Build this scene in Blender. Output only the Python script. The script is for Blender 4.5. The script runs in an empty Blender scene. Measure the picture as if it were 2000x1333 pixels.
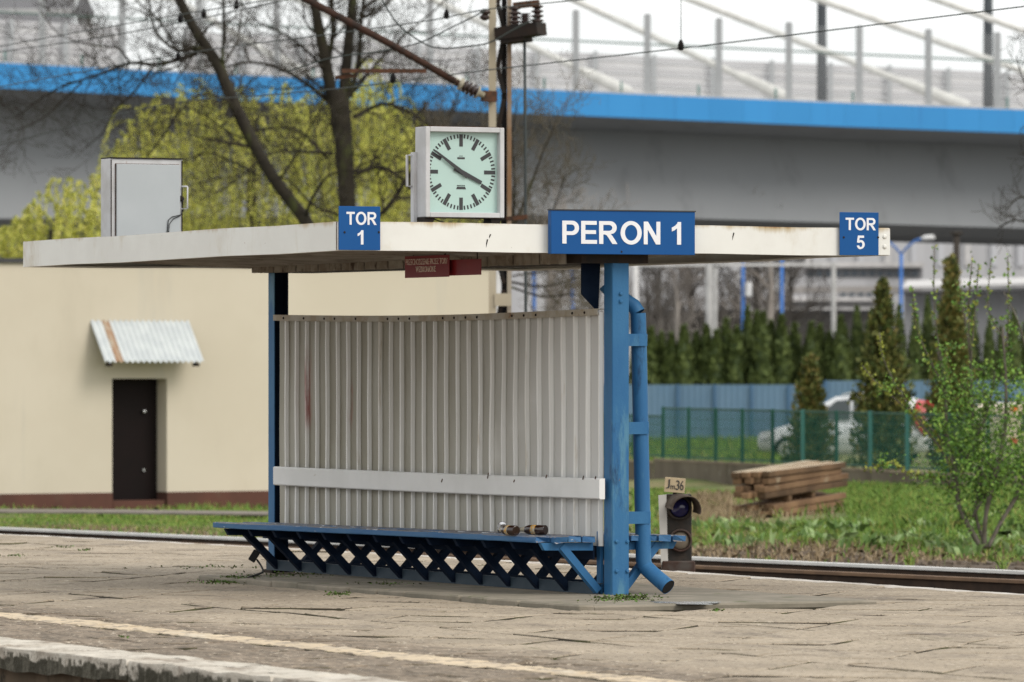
import bpy, math, random
import numpy as np
from mathutils import Vector, Matrix, Euler
rng = random.Random(7)
npr = np.random.RandomState(7)
SC = bpy.context.scene
COL = SC.collection
rad = math.radians

# ------------------------------------------------------------------ camera, world, sun, exposure
FPX = 11700.0            # focal length in photograph pixels (2000 wide)
HOR = 717.0              # horizon row
CAMZ = 1.59
TH = rad(26.0)           # the camera looks 26 degrees to the right of the track direction (+Y)
cT, sT = math.cos(TH), math.sin(TH)
cam_d = bpy.data.cameras.new('camera')
cam = bpy.data.objects.new('camera', cam_d)
COL.objects.link(cam)
cam.location = (0, 0, CAMZ)
cam.rotation_euler = (rad(90), 0, -TH)
cam_d.sensor_width = 36.0
cam_d.lens = FPX / 2000 * 36
cam_d.shift_y = (HOR - 666.5) / 2000
cam_d.clip_start = 0.5
cam_d.clip_end = 4000
cam_d.dof.use_dof = True
cam_d.dof.focus_distance = 41.0
cam_d.dof.aperture_fstop = 4.8
SC.camera = cam

w = bpy.data.worlds.new('World')
SC.world = w
w.use_nodes = True
nt = w.node_tree
nt.nodes.clear()
sky = nt.nodes.new('ShaderNodeTexSky')
sky.sky_type = 'NISHITA'
sky.sun_disc = False
sky.sun_elevation = rad(42)
sky.sun_rotation = rad(150)
sky.dust_density = 5
mixw = nt.nodes.new('ShaderNodeMix')
mixw.data_type = 'RGBA'
mixw.inputs[0].default_value = 0.9
mixw.inputs[7].default_value = (10.25, 10.4, 10.35, 1)      # even cloud cover
bg = nt.nodes.new('ShaderNodeBackground')
bg.inputs[1].default_value = 0.1
wo = nt.nodes.new('ShaderNodeOutputWorld')
nt.links.new(sky.outputs[0], mixw.inputs[6])
nt.links.new(mixw.outputs[2], bg.inputs[0])
nt.links.new(bg.outputs[0], wo.inputs[0])

sun_d = bpy.data.lights.new('sun', 'SUN')
sun_d.energy = 1.35
sun_d.angle = rad(28)
sun_d.color = (1.0, 0.95, 0.88)
sun = bpy.data.objects.new('sun', sun_d)
COL.objects.link(sun)
to_sun = Vector((math.sin(rad(150)) * math.cos(rad(42)), math.cos(rad(150)) * math.cos(rad(42)), math.sin(rad(42))))
sun.rotation_euler = to_sun.to_track_quat('Z', 'Y').to_euler()

SC.view_settings.view_transform = 'Standard'
SC.view_settings.look = 'None'
SC.view_settings.exposure = 0.30
SC.view_settings.gamma = 1.0
SC.view_settings.use_curve_mapping = False
SC.cycles.use_denoising = True
SC.cycles.denoising_prefilter = 'NONE'
SC.cycles.denoising_input_passes = 'RGB_ALBEDO_NORMAL'
SC.cycles.max_bounces = 6
SC.cycles.sample_clamp_indirect = 4.0
SC.cycles.use_adaptive_sampling = False
SC.cycles.transparent_max_bounces = 24

# ------------------------------------------------------------------ photograph -> place
def W(lat, dep, z):
    """camera-frame metres (to the right, away) to world"""
    return Vector((lat * cT + dep * sT, -lat * sT + dep * cT, z))

def U(px, py, dep):
    return W((px - 1000) / FPX * dep, dep, CAMZ + (HOR - py) / FPX * dep)

def G(px, py, z):
    dep = (CAMZ - z) * FPX / (py - HOR)
    return W((px - 1000) / FPX * dep, dep, z)

def onX(px, py, X):
    l = (px - 1000) / FPX
    return U(px, py, X / (l * cT + sT))

def latdep(v):
    return v.x * cT - v.y * sT, v.x * sT + v.y * cT

def pxof(v):
    la, de = latdep(v)
    return 1000 + FPX * la / de, HOR + FPX * (CAMZ - v.z) / de

# ------------------------------------------------------------------ materials
MATS = {}
def M(name, col, col2=None, rough=0.75, scale=3.0, stretch=(1, 1, 1), detail=6, lo=0.35, hi=0.65,
      bump=0.0, bscale=40.0, bstretch=(1, 1, 1), bdist=0.01, metal=0.0, spec=0.3, stains=(), rnd=0.0, objc=False, extra=None):
    m = bpy.data.materials.new(name)
    m.use_nodes = True
    t = m.node_tree
    N, L = t.nodes, t.links
    b = N['Principled BSDF']
    b.inputs['Roughness'].default_value = rough
    b.inputs['Metallic'].default_value = metal
    b.inputs['Specular IOR Level'].default_value = spec
    if objc:
        tc = N.new('ShaderNodeTexCoord'); P = tc.outputs['Object']
    else:
        ge = N.new('ShaderNodeNewGeometry'); P = ge.outputs['Position']
    def noise(sc, st, de=6.0, ro=0.6):
        mp = N.new('ShaderNodeMapping'); mp.inputs['Scale'].default_value = st
        L.new(P, mp.inputs['Vector'])
        n = N.new('ShaderNodeTexNoise'); n.inputs['Scale'].default_value = sc
        n.inputs['Detail'].default_value = de; n.inputs['Roughness'].default_value = ro
        L.new(mp.outputs[0], n.inputs['Vector'])
        return n.outputs['Fac']
    def ramp(f, a, c):
        r = N.new('ShaderNodeMapRange'); r.interpolation_type = 'SMOOTHSTEP'
        r.inputs['From Min'].default_value = a; r.inputs['From Max'].default_value = c
        L.new(f, r.inputs['Value'])
        return r.outputs[0]
    def mix(f, a, c):
        x = N.new('ShaderNodeMix'); x.data_type = 'RGBA'
        L.new(f, x.inputs[0])
        for s, i in ((a, 6), (c, 7)):
            if isinstance(s, tuple): x.inputs[i].default_value = (*s[:3], 1)
            else: L.new(s, x.inputs[i])
        return x.outputs[2]
    if col2 is None:
        col2 = tuple(c * 0.82 for c in col)
    C = mix(ramp(noise(scale, stretch, detail), lo, hi), tuple(col), tuple(col2))
    for (sc_, sscale, sst, a, c) in stains:
        C = mix(ramp(noise(sscale, sst, 8.0, 0.65), a, c), C, tuple(sc_))
    if extra: C = extra(N, L, P, C, mix, ramp, noise)
    if rnd:
        oi = N.new('ShaderNodeObjectInfo')
        r = N.new('ShaderNodeMapRange'); r.inputs['To Min'].default_value = 1 - rnd; r.inputs['To Max'].default_value = 1 + rnd
        L.new(oi.outputs['Random'], r.inputs['Value'])
        h = N.new('ShaderNodeHueSaturation'); L.new(r.outputs[0], h.inputs['Value']); L.new(C, h.inputs['Color'])
        C = h.outputs[0]
    L.new(C, b.inputs['Base Color'])
    if bump:
        bp = N.new('ShaderNodeBump'); bp.inputs['Strength'].default_value = bump; bp.inputs['Distance'].default_value = bdist
        L.new(noise(bscale, bstretch, 6.0), bp.inputs['Height']); L.new(bp.outputs[0], b.inputs['Normal'])
    MATS[name] = m
    return m

BLUE = M('blue_paint', (.022, .115, .265), (.032, .14, .29), rough=.55, scale=5, stretch=(1, 1, .35), bump=.15, bscale=60,
         stains=[((.075, .205, .315), 5, (1, 1, .22), .55, .66), ((.012, .05, .12), 6, (1, 1, .35), .56, .70), ((.14, .08, .05), 26, (1, 1, .6), .68, .73)])
NAVY = M('shaded_navy', (.004, .011, .028), (.007, .016, .036), rough=.75, scale=9, bump=.1, spec=.12)  # navy taken near-black, with post channel and underseat shade in the colour
SIGNB = M('sign_blue', (.007, .078, .26), (.008, .083, .27), rough=.5, scale=2, spec=.2)
WHITEP = M('white_lettering', (.82, .82, .84), (.78, .78, .80), rough=.45)
def fasc_extra(N, L, P, C, mix, ramp, noise):
    sx = N.new('ShaderNodeSeparateXYZ'); L.new(P, sx.inputs[0])
    a = N.new('ShaderNodeMath'); a.operation = 'MULTIPLY_ADD'; L.new(noise(2.2, (1, 1, .15), 8, .7), a.inputs[0]); a.inputs[1].default_value = .22; L.new(sx.outputs[2], a.inputs[2])
    C = mix(ramp(a.outputs[0], 2.645, 2.70), C, (.47, .37, .22))
    return mix(ramp(a.outputs[0], 2.685, 2.71), C, (.28, .15, .07))
FASC = M('cream_white_fascia', (.77, .765, .72), (.72, .71, .665), rough=.5, scale=2.2, bump=.05, bscale=30,
         extra=fasc_extra, stains=[((.55, .49, .38), 1.6, (1, 1, .6), .56, .76), ((.25, .12, .06), 16, (1.2, 1.2, .8), .70, .75), ((.34, .33, .31), 24, (1, 1, 1), .72, .76)])
RUST = M('rust', (.11, .048, .026), (.05, .03, .02), rough=.9, scale=14, bump=.3, bscale=60)
DARKST = M('dark_rusty_steel', (.016, .014, .013), (.028, .018, .013), rough=.85, scale=8, bump=.2)
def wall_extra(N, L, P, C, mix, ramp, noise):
    # grime and canopy shade share one grey painted into the valleys (world X beyond 18.566)
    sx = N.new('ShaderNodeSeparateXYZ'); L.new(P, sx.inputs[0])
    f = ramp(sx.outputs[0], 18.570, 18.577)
    dirt_shade = mix(ramp(noise(2.0, (1, 1, .3), 6), .3, .7), (.29, .27, .215), (.41, .395, .345))
    # valley grey painted lighter towards the near end, where more light comes in
    end_light = ramp(sx.outputs[1], 39.2, 36.9)
    dirt_shade = mix(end_light, dirt_shade, (.56, .555, .54))
    C = mix(f, C, dirt_shade)
    for (y, z, ry, rz, a, b_) in ((41.62, 1.42, .10, .40, .25, .95), (40.83, 1.30, .035, .26, .2, .9), (41.72, 1.62, .06, .3, .4, 1.0)):
        vm = N.new('ShaderNodeVectorMath'); vm.operation = 'SUBTRACT'; vm.inputs[1].default_value = (18.57, y, z); L.new(P, vm.inputs[0])
        vs = N.new('ShaderNodeVectorMath'); vs.operation = 'MULTIPLY'; vs.inputs[1].default_value = (0, 1 / ry, 1 / rz); L.new(vm.outputs[0], vs.inputs[0])
        ln = N.new('ShaderNodeVectorMath'); ln.operation = 'LENGTH'; L.new(vs.outputs[0], ln.inputs[0])
        g = ramp(ln.outputs['Value'], 1.0, .3)
        g2 = N.new('ShaderNodeMath'); g2.operation = 'MULTIPLY'; L.new(g, g2.inputs[0]); L.new(ramp(noise(9, (1, 1, .2), 4), .42, .75), g2.inputs[1])
        C = mix(g2.outputs[0], C, (.30, .05, .04))
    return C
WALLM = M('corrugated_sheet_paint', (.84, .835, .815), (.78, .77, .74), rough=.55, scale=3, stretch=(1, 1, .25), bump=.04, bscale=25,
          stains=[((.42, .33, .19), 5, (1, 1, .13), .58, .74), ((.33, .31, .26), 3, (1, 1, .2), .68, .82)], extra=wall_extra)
BOARD = M('white_board', (.74, .74, .73), (.68, .68, .665), rough=.5, scale=2, bump=.04,
          stains=[((.40, .36, .28), 5, (1, 1, 2), .67, .78), ((.18, .15, .12), 26, (1, 1, .8), .72, .76)])
TRIM = M('rusty_trim', (.45, .42, .36), (.36, .30, .22), rough=.7, scale=6, stains=[((.24, .12, .05), 7, (1, .6, 1), .60, .70), ((.05, .04, .03), 30, (1, 1, 1), .70, .74)])
def plank_extra(N, L, P, C, mix, ramp, noise):
    ge = N.new('ShaderNodeNewGeometry'); sx = N.new('ShaderNodeSeparateXYZ'); L.new(ge.outputs['True Normal'], sx.inputs[0])
    up = ramp(sx.outputs[2], .4, .8)                    # the seat tops are worn bare by use
    T = mix(ramp(noise(7, (2.2, .3, 1), 8, .7), .42, .50), C, (.20, .185, .18))
    T = mix(ramp(noise(12, (2, .3, 1), 8, .7), .56, .61), T, (.085, .07, .06))
    T = mix(ramp(noise(15, (1.6, .35, 1), 8, .7), .57, .61), T, (.62, .63, .66))
    return mix(up, C, T)
PLANK = M('peeling_blue_plank', (.032, .115, .26), (.05, .14, .27), rough=.65, scale=9, stretch=(1, .25, 1), bump=.5, bscale=50, bstretch=(1, .2, 1), extra=plank_extra,
          stains=[((.40, .42, .44), 20, (1, .5, 1.4), .66, .69), ((.09, .075, .065), 14, (1, .3, 1.2), .64, .69)])
UNDER = M('underside_sheet', (.30, .27, .23), (.18, .15, .12), rough=.8, scale=3, stains=[((.10, .06, .04), 6, (1, 1, 1), .6, .7)])
GUTTER = M('gutter_edge', (.34, .31, .26), (.22, .18, .14), rough=.8, scale=7, stains=[((.08, .055, .04), 12, (1, 1, .4), .56, .66)])
ROOFM = M('roof_felt', (.12, .12, .12), rough=.9)
BOX = M('pale_grey_box', (.45, .475, .485), (.42, .445, .455), rough=.45, scale=2, stains=[((.30, .18, .10), 9, (1, 1, .3), .70, .78)])
BOXE = M('box_edge_grey', (.58, .58, .59), (.46, .45, .44), rough=.5, scale=4, stains=[((.25, .13, .07), 10, (1, 1, .5), .66, .76)])
CLOCKF = M('clock_housing', (.56, .56, .57), (.48, .48, .48), rough=.5, scale=5, stains=[((.40, .22, .13), 9, (1, 1, .6), .66, .76)])
DIAL = M('milky_green_dial', (.44, .60, .555), (.43, .58, .54), rough=.3, scale=3, spec=.4)
DIALK = M('dial_marks', (.05, .052, .055), (.05, .05, .052), rough=.6)
REDP = M('dark_red_plate', (.24, .016, .02), (.21, .016, .02), rough=.4, scale=4, stains=[((.15, .025, .025), 8, (1, 1, 1), .6, .7)])
FADED = M('faded_lettering', (.78, .66, .58), (.55, .34, .30), rough=.5, scale=60, lo=.42, hi=.62)
BOLT = M('bolt_steel', (.16, .20, .24), (.12, .12, .12), rough=.6)
CABLE = M('black_cable', (.02, .02, .02), rough=.6)

def slab_extra(N, L, P, C, mix, ramp, noise):
    sx = N.new('ShaderNodeSeparateXYZ'); L.new(P, sx.inputs[0])
    rough_zone = ramp(sx.outputs[0], 15.0, 14.2)       # the worn strip along the edge
    worn = mix(ramp(noise(9, (1, .35, 1), 10, .75), .40, .62), (.27, .215, .16), (.135, .108, .08))
    C = mix(rough_zone, C, worn)
    sp = ramp(noise(24, (1, 1, 1), 3, .7), .56, .64)
    C = mix(sp, C, (.13, .108, .082))
    sp = ramp(noise(17, (1, 1, 1), 3, .7), .60, .66)
    C = mix(sp, C, (.50, .43, .34))
    return C
SLAB = M('platform_concrete', (.385, .318, .238), (.31, .255, .19), rough=.9, scale=1.1, bump=.55, bscale=22, bstretch=(1, .6, 1), bdist=.03, rnd=.10,
         stains=[((.20, .165, .128), 1.7, (1, .5, 1), .52, .70), ((.15, .145, .075), 3.1, (1, .4, 1), .62, .74), ((.46, .39, .31), 6, (1, .5, 1), .62, .72), ((.15, .122, .09), 5.5, (1, 1, 1), .65, .68), ((.48, .41, .32), 7, (1, 1, 1), .64, .68), ((.17, .14, .105), 11, (1, 1, 1), .66, .69)], extra=slab_extra)
JOINT = M('joint_dirt', (.065, .055, .04), (.085, .085, .035), rough=1, scale=1.6, lo=.45, hi=.6)
YELL = M('worn_yellow_paint', (.58, .47, .33), (.50, .41, .295), rough=.85, scale=3, bump=.3, bscale=30, rnd=.08,
         stains=[((.30, .245, .19), 7, (1, 1, 1), .50, .60), ((.62, .55, .44), 3, (1, .3, 1), .55, .7)])
def cope_extra(N, L, P, C, mix, ramp, noise):
    # soot and moss runs from the ragged lower lip of the edge stones
    sx = N.new('ShaderNodeSeparateXYZ'); L.new(P, sx.inputs[0])
    a = N.new('ShaderNodeMath'); a.operation = 'MULTIPLY_ADD'; L.new(noise(4.5, (1, .7, 1.2), 4, .55), a.inputs[0]); a.inputs[1].default_value = .30; L.new(sx.outputs[2], a.inputs[2])
    low = ramp(a.outputs[0], .120, .090)
    C = mix(low, C, (.05, .045, .03))
    face = ramp(sx.outputs[2], -.012, -.03)
    g = N.new('ShaderNodeMath'); g.operation = 'MULTIPLY'; L.new(face, g.inputs[0]); L.new(ramp(noise(11, (1, 1, .5), 6, .7), .47, .56), g.inputs[1])
    return mix(g.outputs[0], C, (.11, .10, .075))
COPE = M('edge_concrete', (.62, .57, .49), (.48, .43, .36), rough=.9, scale=4, bump=.9, bscale=18, bdist=.03, extra=cope_extra,
         stains=[((.30, .25, .2), 3, (1, 1, 1), .50, .66), ((.16, .14, .11), 9, (1, 1, 1), .60, .70)])
EDGEW = M('stained_edge_wall', (.17, .125, .085), (.10, .075, .05), rough=.95, scale=3, stretch=(1, 1, .4), bump=.6, bscale=14, stains=[((.02, .02, .015), 2.5, (1, 1, .5), .50, .62)])
PAD = M('pad_concrete', (.27, .235, .185), (.19, .17, .13), rough=.9, scale=3, bump=.5, bscale=25, stains=[((.11, .12, .05), 4, (1, 1, 1), .58, .70)])  # tone lowered to carry the contact shade under the bench
WHITEL = M('worn_white_line', (.62, .58, .53), (.45, .41, .36), rough=.85, scale=5, stains=[((.33, .28, .23), 4, (1, .3, 1), .55, .66)])
WET = M('wet_film', (.22, .195, .165), (.17, .15, .13), rough=.08, spec=.6, bump=.6, bscale=26)

def ground_extra(N, L, P, C, mix, ramp, noise):
    d = N.new('ShaderNodeVectorMath'); d.operation = 'DOT_PRODUCT'; L.new(P, d.inputs[0])
    d.inputs[1].default_value = (math.cos(rad(9.5)), math.sin(rad(9.5)), 0)
    nz = N.new('ShaderNodeMath'); nz.operation = 'MULTIPLY_ADD'; L.new(noise(.5, (1, 1, 1), 5), nz.inputs[0]); nz.inputs[1].default_value = 3.0; L.new(d.outputs['Value'], nz.inputs[2])
    g = ramp(nz.outputs[0], 42.0, 44.5)
    green = mix(ramp(noise(.9, (1, 1, 1), 6), .35, .65), (.11, .15, .04), (.22, .19, .09))
    d2 = N.new('ShaderNodeVectorMath'); d2.operation = 'DOT_PRODUCT'; L.new(P, d2.inputs[0]); d2.inputs[1].default_value = (sT, cT, 0)
    yard = ramp(d2.outputs['Value'], 158, 164)          # paved yard from the hedge onwards
    return mix(yard, mix(g, C, green), (.19, .185, .18))
GROUND = M('ballast_and_soil', (.085, .065, .048), (.13, .10, .075), rough=1, scale=9, bump=.9, bscale=6, bdist=.08, extra=ground_extra,
           stains=[((.20, .165, .13), 24, (1, 1, 1), .60, .70)])
RAILTOP = M('rail_running_surface', (.78, .77, .74), (.70, .69, .66), rough=.35, metal=.3, scale=6)
RAILW = M('rail_web', (.035, .024, .018), (.055, .035, .024), rough=.95, scale=8)
RAILB = M('rail_brown_head', (.20, .125, .075), (.15, .095, .06), rough=.8, scale=5)
SLEEPC = M('track_sleeper', (.10, .08, .065), rough=.95)

CREAMW = M('cream_render_wall', (.61, .55, .445), (.58, .52, .415), rough=.85, scale=.5, bump=.05, bscale=30,
           stains=[((.51, .455, .36), .6, (1, 1, .35), .52, .80), ((.52, .48, .40), 1.6, (1, 1, .10), .56, .76), ((.40, .34, .26), .45, (1, 1, .5), .66, .86)])
PLINTH = M('brown_plinth', (.115, .05, .036), (.09, .042, .031), rough=.85, scale=2, stains=[((.12, .10, .07), 1.5, (1, 1, 1), .55, .75)])
DOORM = M('dark_brown_door', (.0065, .0035, .0035), (.008, .004, .004), rough=.6, spec=.15)
GALV = M('galvanised_awning', (.55, .58, .58), (.48, .51, .52), rough=.45, scale=4, stretch=(1, 1, 1), metal=.1)
AWRUST = M('rusted_awning_flute', (.32, .17, .09), (.42, .36, .28), rough=.7, scale=3)
DGREY = M('dark_grey_flashing', (.06, .06, .062), rough=.7)

MASTC = M('cream_mast_steel', (.50, .44, .33), (.42, .36, .26), rough=.7, scale=2, stretch=(1, 1, .4), stains=[((.28, .14, .05), 5, (1, 1, .3), .60, .72)])
MASTD = M('black_mast_steel', (.006, .006, .007), (.012, .009, .008), rough=.75, scale=4, spec=.15)
MASTR = M('rusty_mast_flange', (.26, .14, .065), (.40, .35, .28), rough=.8, scale=1.5, stretch=(1, 1, .5))
INSUL = M('brown_insulator', (.035, .018, .014), rough=.25, spec=.6)
INSUC = M('cream_insulator', (.40, .36, .27), rough=.3)
WIRE = M('wire', (.045, .055, .05), rough=.6)
GREYT = M('dark_rod', (.05, .06, .06), rough=.6)

BRBLUE = M('bridge_blue', (.038, .255, .575), (.042, .27, .60), rough=.5, scale=.3, rnd=.045, stains=[((.035, .20, .48), .6, (2.5, 2.5, .15), .55, .78)])
BRGREY = M('bridge_web_grey', (.275, .285, .295), (.255, .265, .275), rough=.9, scale=.15, stains=[((.21, .215, .22), .35, (2.5, 2.5, .12), .52, .74)])
BRLT = M('bridge_pale_concrete', (.52, .51, .50), rough=.9)
STEELG = M('galvanised_post', (.40, .41, .42), (.36, .37, .38), rough=.6)
SLATG = M('barrier_slat_grey', (.60, .585, .59), (.52, .51, .515), rough=.7, scale=.6, stretch=(1, 1, 3))  # both slat greys lifted to carry the distance haze in their colour
SLATD = M('barrier_slat_dark', (.44, .43, .44), (.39, .38, .39), rough=.7, scale=.6)
CABW = M('stay_white', (.70, .69, .66), rough=.5)
LAMPD = M('dark_lamp_column', (.075, .085, .095), rough=.6)
GREENP = M('green_post_paint', (.012, .075, .055), (.016, .09, .062), rough=.55, scale=3)
GREENL = M('faded_green_post', (.05, .17, .15), (.045, .15, .13), rough=.55)
GLASS = bpy.data.materials.new('clear_screen_glass'); GLASS.use_nodes = True
_t = GLASS.node_tree; _t.nodes.clear()
_a = _t.nodes.new('ShaderNodeBsdfTransparent'); _a.inputs[0].default_value = (.95, .955, .955, 1)
_g = _t.nodes.new('ShaderNodeBsdfGlossy'); _g.inputs['Roughness'].default_value = .1
_m = _t.nodes.new('ShaderNodeMixShader'); _m.inputs[0].default_value = .05
_o = _t.nodes.new('ShaderNodeOutputMaterial')
_t.links.new(_a.outputs[0], _m.inputs[1]); _t.links.new(_g.outputs[0], _m.inputs[2]); _t.links.new(_m.outputs[0], _o.inputs[0])

CONC = M('old_concrete_wall', (.17, .145, .11), (.12, .10, .075), rough=.95, scale=1.5, stretch=(1, 1, .4), bump=.5, bscale=10, stains=[((.22, .20, .16), 3, (1, 1, 1), .6, .75)])
CONCAP = M('wall_coping', (.33, .27, .20), (.21, .17, .13), rough=.95, scale=2)
BFENCE = M('blue_fence_sheet', (.115, .20, .30), (.13, .215, .315), rough=.6, scale=1.0, rnd=.05)
BFENCED = M('blue_fence_seam', (.07, .155, .28), rough=.6)
SLEEP_T = M('pale_lit_timber', (.50, .42, .30), (.40, .32, .22), rough=.85, scale=3)  # top faces of the highest course, painted pale as if lit
SLEEP_W = M('weathered_timber', (.24, .145, .08), (.155, .09, .05), rough=.9, scale=2.5, bump=.4, bscale=14, rnd=.15, stains=[((.33, .26, .18), 3, (1, 1, 1), .58, .72)])
SLEEP_D = M('dark_timber', (.15, .09, .05), (.085, .052, .03), rough=.9, scale=2.5, rnd=.15)

BARK = M('dark_bark', (.022, .018, .014), (.038, .032, .022), rough=.95, scale=5, bump=.4, bscale=20, stains=[((.07, .08, .025), 2.5, (1, 1, .5), .55, .7)])
TWIGM = M('fine_twigs', (.035, .028, .022), (.055, .045, .034), rough=.95, scale=1)
TWIGB = M('brown_twigs', (.10, .085, .065), (.14, .12, .085), rough=.95, scale=1)
FARTW = M('far_tree_twigs', (.27, .24, .215), (.33, .30, .27), rough=1, scale=.4)  # lightened so the colour itself carries the distance haze
def leafm(name, c, rgh=.65):
    m = M(name, c, tuple(x * .8 for x in c), rough=rgh, scale=2.5, spec=.25)
    return m
WIL = [leafm('willow_leaf_a', (.66, .64, .14)), leafm('willow_leaf_b', (.52, .54, .11)), leafm('willow_leaf_c', (.74, .68, .20)), leafm('willow_leaf_d', (.34, .37, .08))]
THU = [leafm('thuja_a', (.10, .135, .042)), leafm('thuja_b', (.125, .165, .05)), leafm('thuja_c', (.155, .195, .06)), leafm('thuja_d', (.07, .10, .035))]
CON = [leafm('conifer_a', (.17, .18, .05)), leafm('conifer_b', (.11, .15, .045)), leafm('conifer_c', (.25, .20, .06)), leafm('conifer_d', (.035, .042, .016))]
SHR = [leafm('shrub_leaf_a', (.19, .34, .055)), leafm('shrub_leaf_b', (.12, .24, .042)), leafm('shrub_leaf_c', (.30, .44, .085)), leafm('shrub_leaf_d', (.07, .14, .03))]
YLF = [leafm('young_leaf_a', (.36, .38, .07)), leafm('young_leaf_b', (.27, .31, .05))]
GRS = [leafm('grass_a', (.19, .32, .06)), leafm('grass_b', (.22, .33, .065)), leafm('grass_c', (.12, .22, .045)), leafm('grass_d', (.32, .33, .09))]
DRY = [leafm('dry_grass_a', (.36, .27, .16)), leafm('dry_grass_b', (.26, .19, .11)), leafm('dry_grass_c', (.44, .34, .22))]
BRD = [leafm('broad_leaf_a', (.34, .46, .20)), leafm('broad_leaf_b', (.15, .25, .07))]
MOSS = [leafm('moss_a', (.10, .13, .03)), leafm('moss_b', (.07, .09, .025))]

PALEW = M('pale_hall_cladding', (.54, .54, .56), (.51, .51, .53), rough=.7, scale=.15, stretch=(3, 3, .3))
PALEV = M('pale_far_hall', (.52, .515, .525), (.45, .445, .455), rough=.8, scale=.25, stretch=(4, 4, .15))
ROOFL = M('light_roof_edge', (.60, .58, .57), rough=.7)
ROOFD = M('grey_roof_band', (.20, .20, .21), (.24, .235, .24), rough=.8)
WINB = M('far_window', (.10, .12, .14), rough=.3, spec=.5)
BRICKF = M('far_brown_wall', (.30, .28, .265), (.36, .34, .325), rough=.9, scale=.35)
SLATE = M('far_slate_roof', (.115, .112, .12), (.135, .13, .14), rough=.8, scale=.3)
LBLUE = M('lamp_post_blue', (.045, .17, .50), rough=.5)
LAMPW = M('lamp_head_white', (.70, .70, .70), rough=.4)
POLEG = M('concrete_pole', (.40, .395, .385), rough=.85)
POLEW = M('white_pole', (.60, .59, .58), rough=.6)
POLED = M('dark_wood_pole', (.05, .042, .035), rough=.9)

CARS = M('silver_car_paint', (.66, .67, .68), (.64, .65, .66), rough=.28, metal=.15, spec=.6)
CARG = M('car_window', (.05, .065, .07), rough=.08, spec=.6)
CARK = M('black_rubber_and_pipe_shade', (.015, .015, .015), rough=.8)
CARR = M('red_lamp_lens', (.55, .02, .025), rough=.2, spec=.5)
CARH = M('headlamp_lens', (.55, .57, .58), rough=.12, spec=.7)
VANC = M('cream_vehicle_paint', (.66, .57, .42), rough=.4)
ORNG = M('orange_lens', (.70, .13, .03), rough=.3)
BOTG = M('brown_bottle_glass', (.022, .007, .004), rough=.06, spec=.8)
BLAB = M('bottle_label_cream', (.34, .31, .23), (.55, .27, .03), rough=.4, scale=55, lo=.48, hi=.56)
BFOIL = M('bottle_neck_foil', (.42, .37, .27), rough=.35)
CANB = M('black_can', (.015, .015, .02), rough=.25, spec=.6)
CANT = M('can_metal', (.72, .72, .73), rough=.22, metal=.85)
SIGK = M('signal_black', (.030, .028, .026), (.05, .038, .03), rough=.7, scale=12, bump=.2)
SIGW = M('signal_white_strip', (.68, .66, .62), rough=.6)
SIGO = M('signal_plate_cream', (.56, .45, .29), (.50, .40, .26), rough=.6, scale=10, stains=[((.16, .06, .03), 30, (1, 1, 1), .70, .76)])
LENSB = M('blue_lens', (.025, .025, .11), rough=.1, spec=.7)
LENSW = M('cloudy_lens', (.20, .165, .125), rough=.3)
VISOR = M('visor_brown', (.10, .08, .06), (.07, .05, .04), rough=.8, scale=15)
SIGFT = M('signal_foot_rust', (.06, .03, .022), (.10, .085, .075), rough=.9, scale=6)

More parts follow.
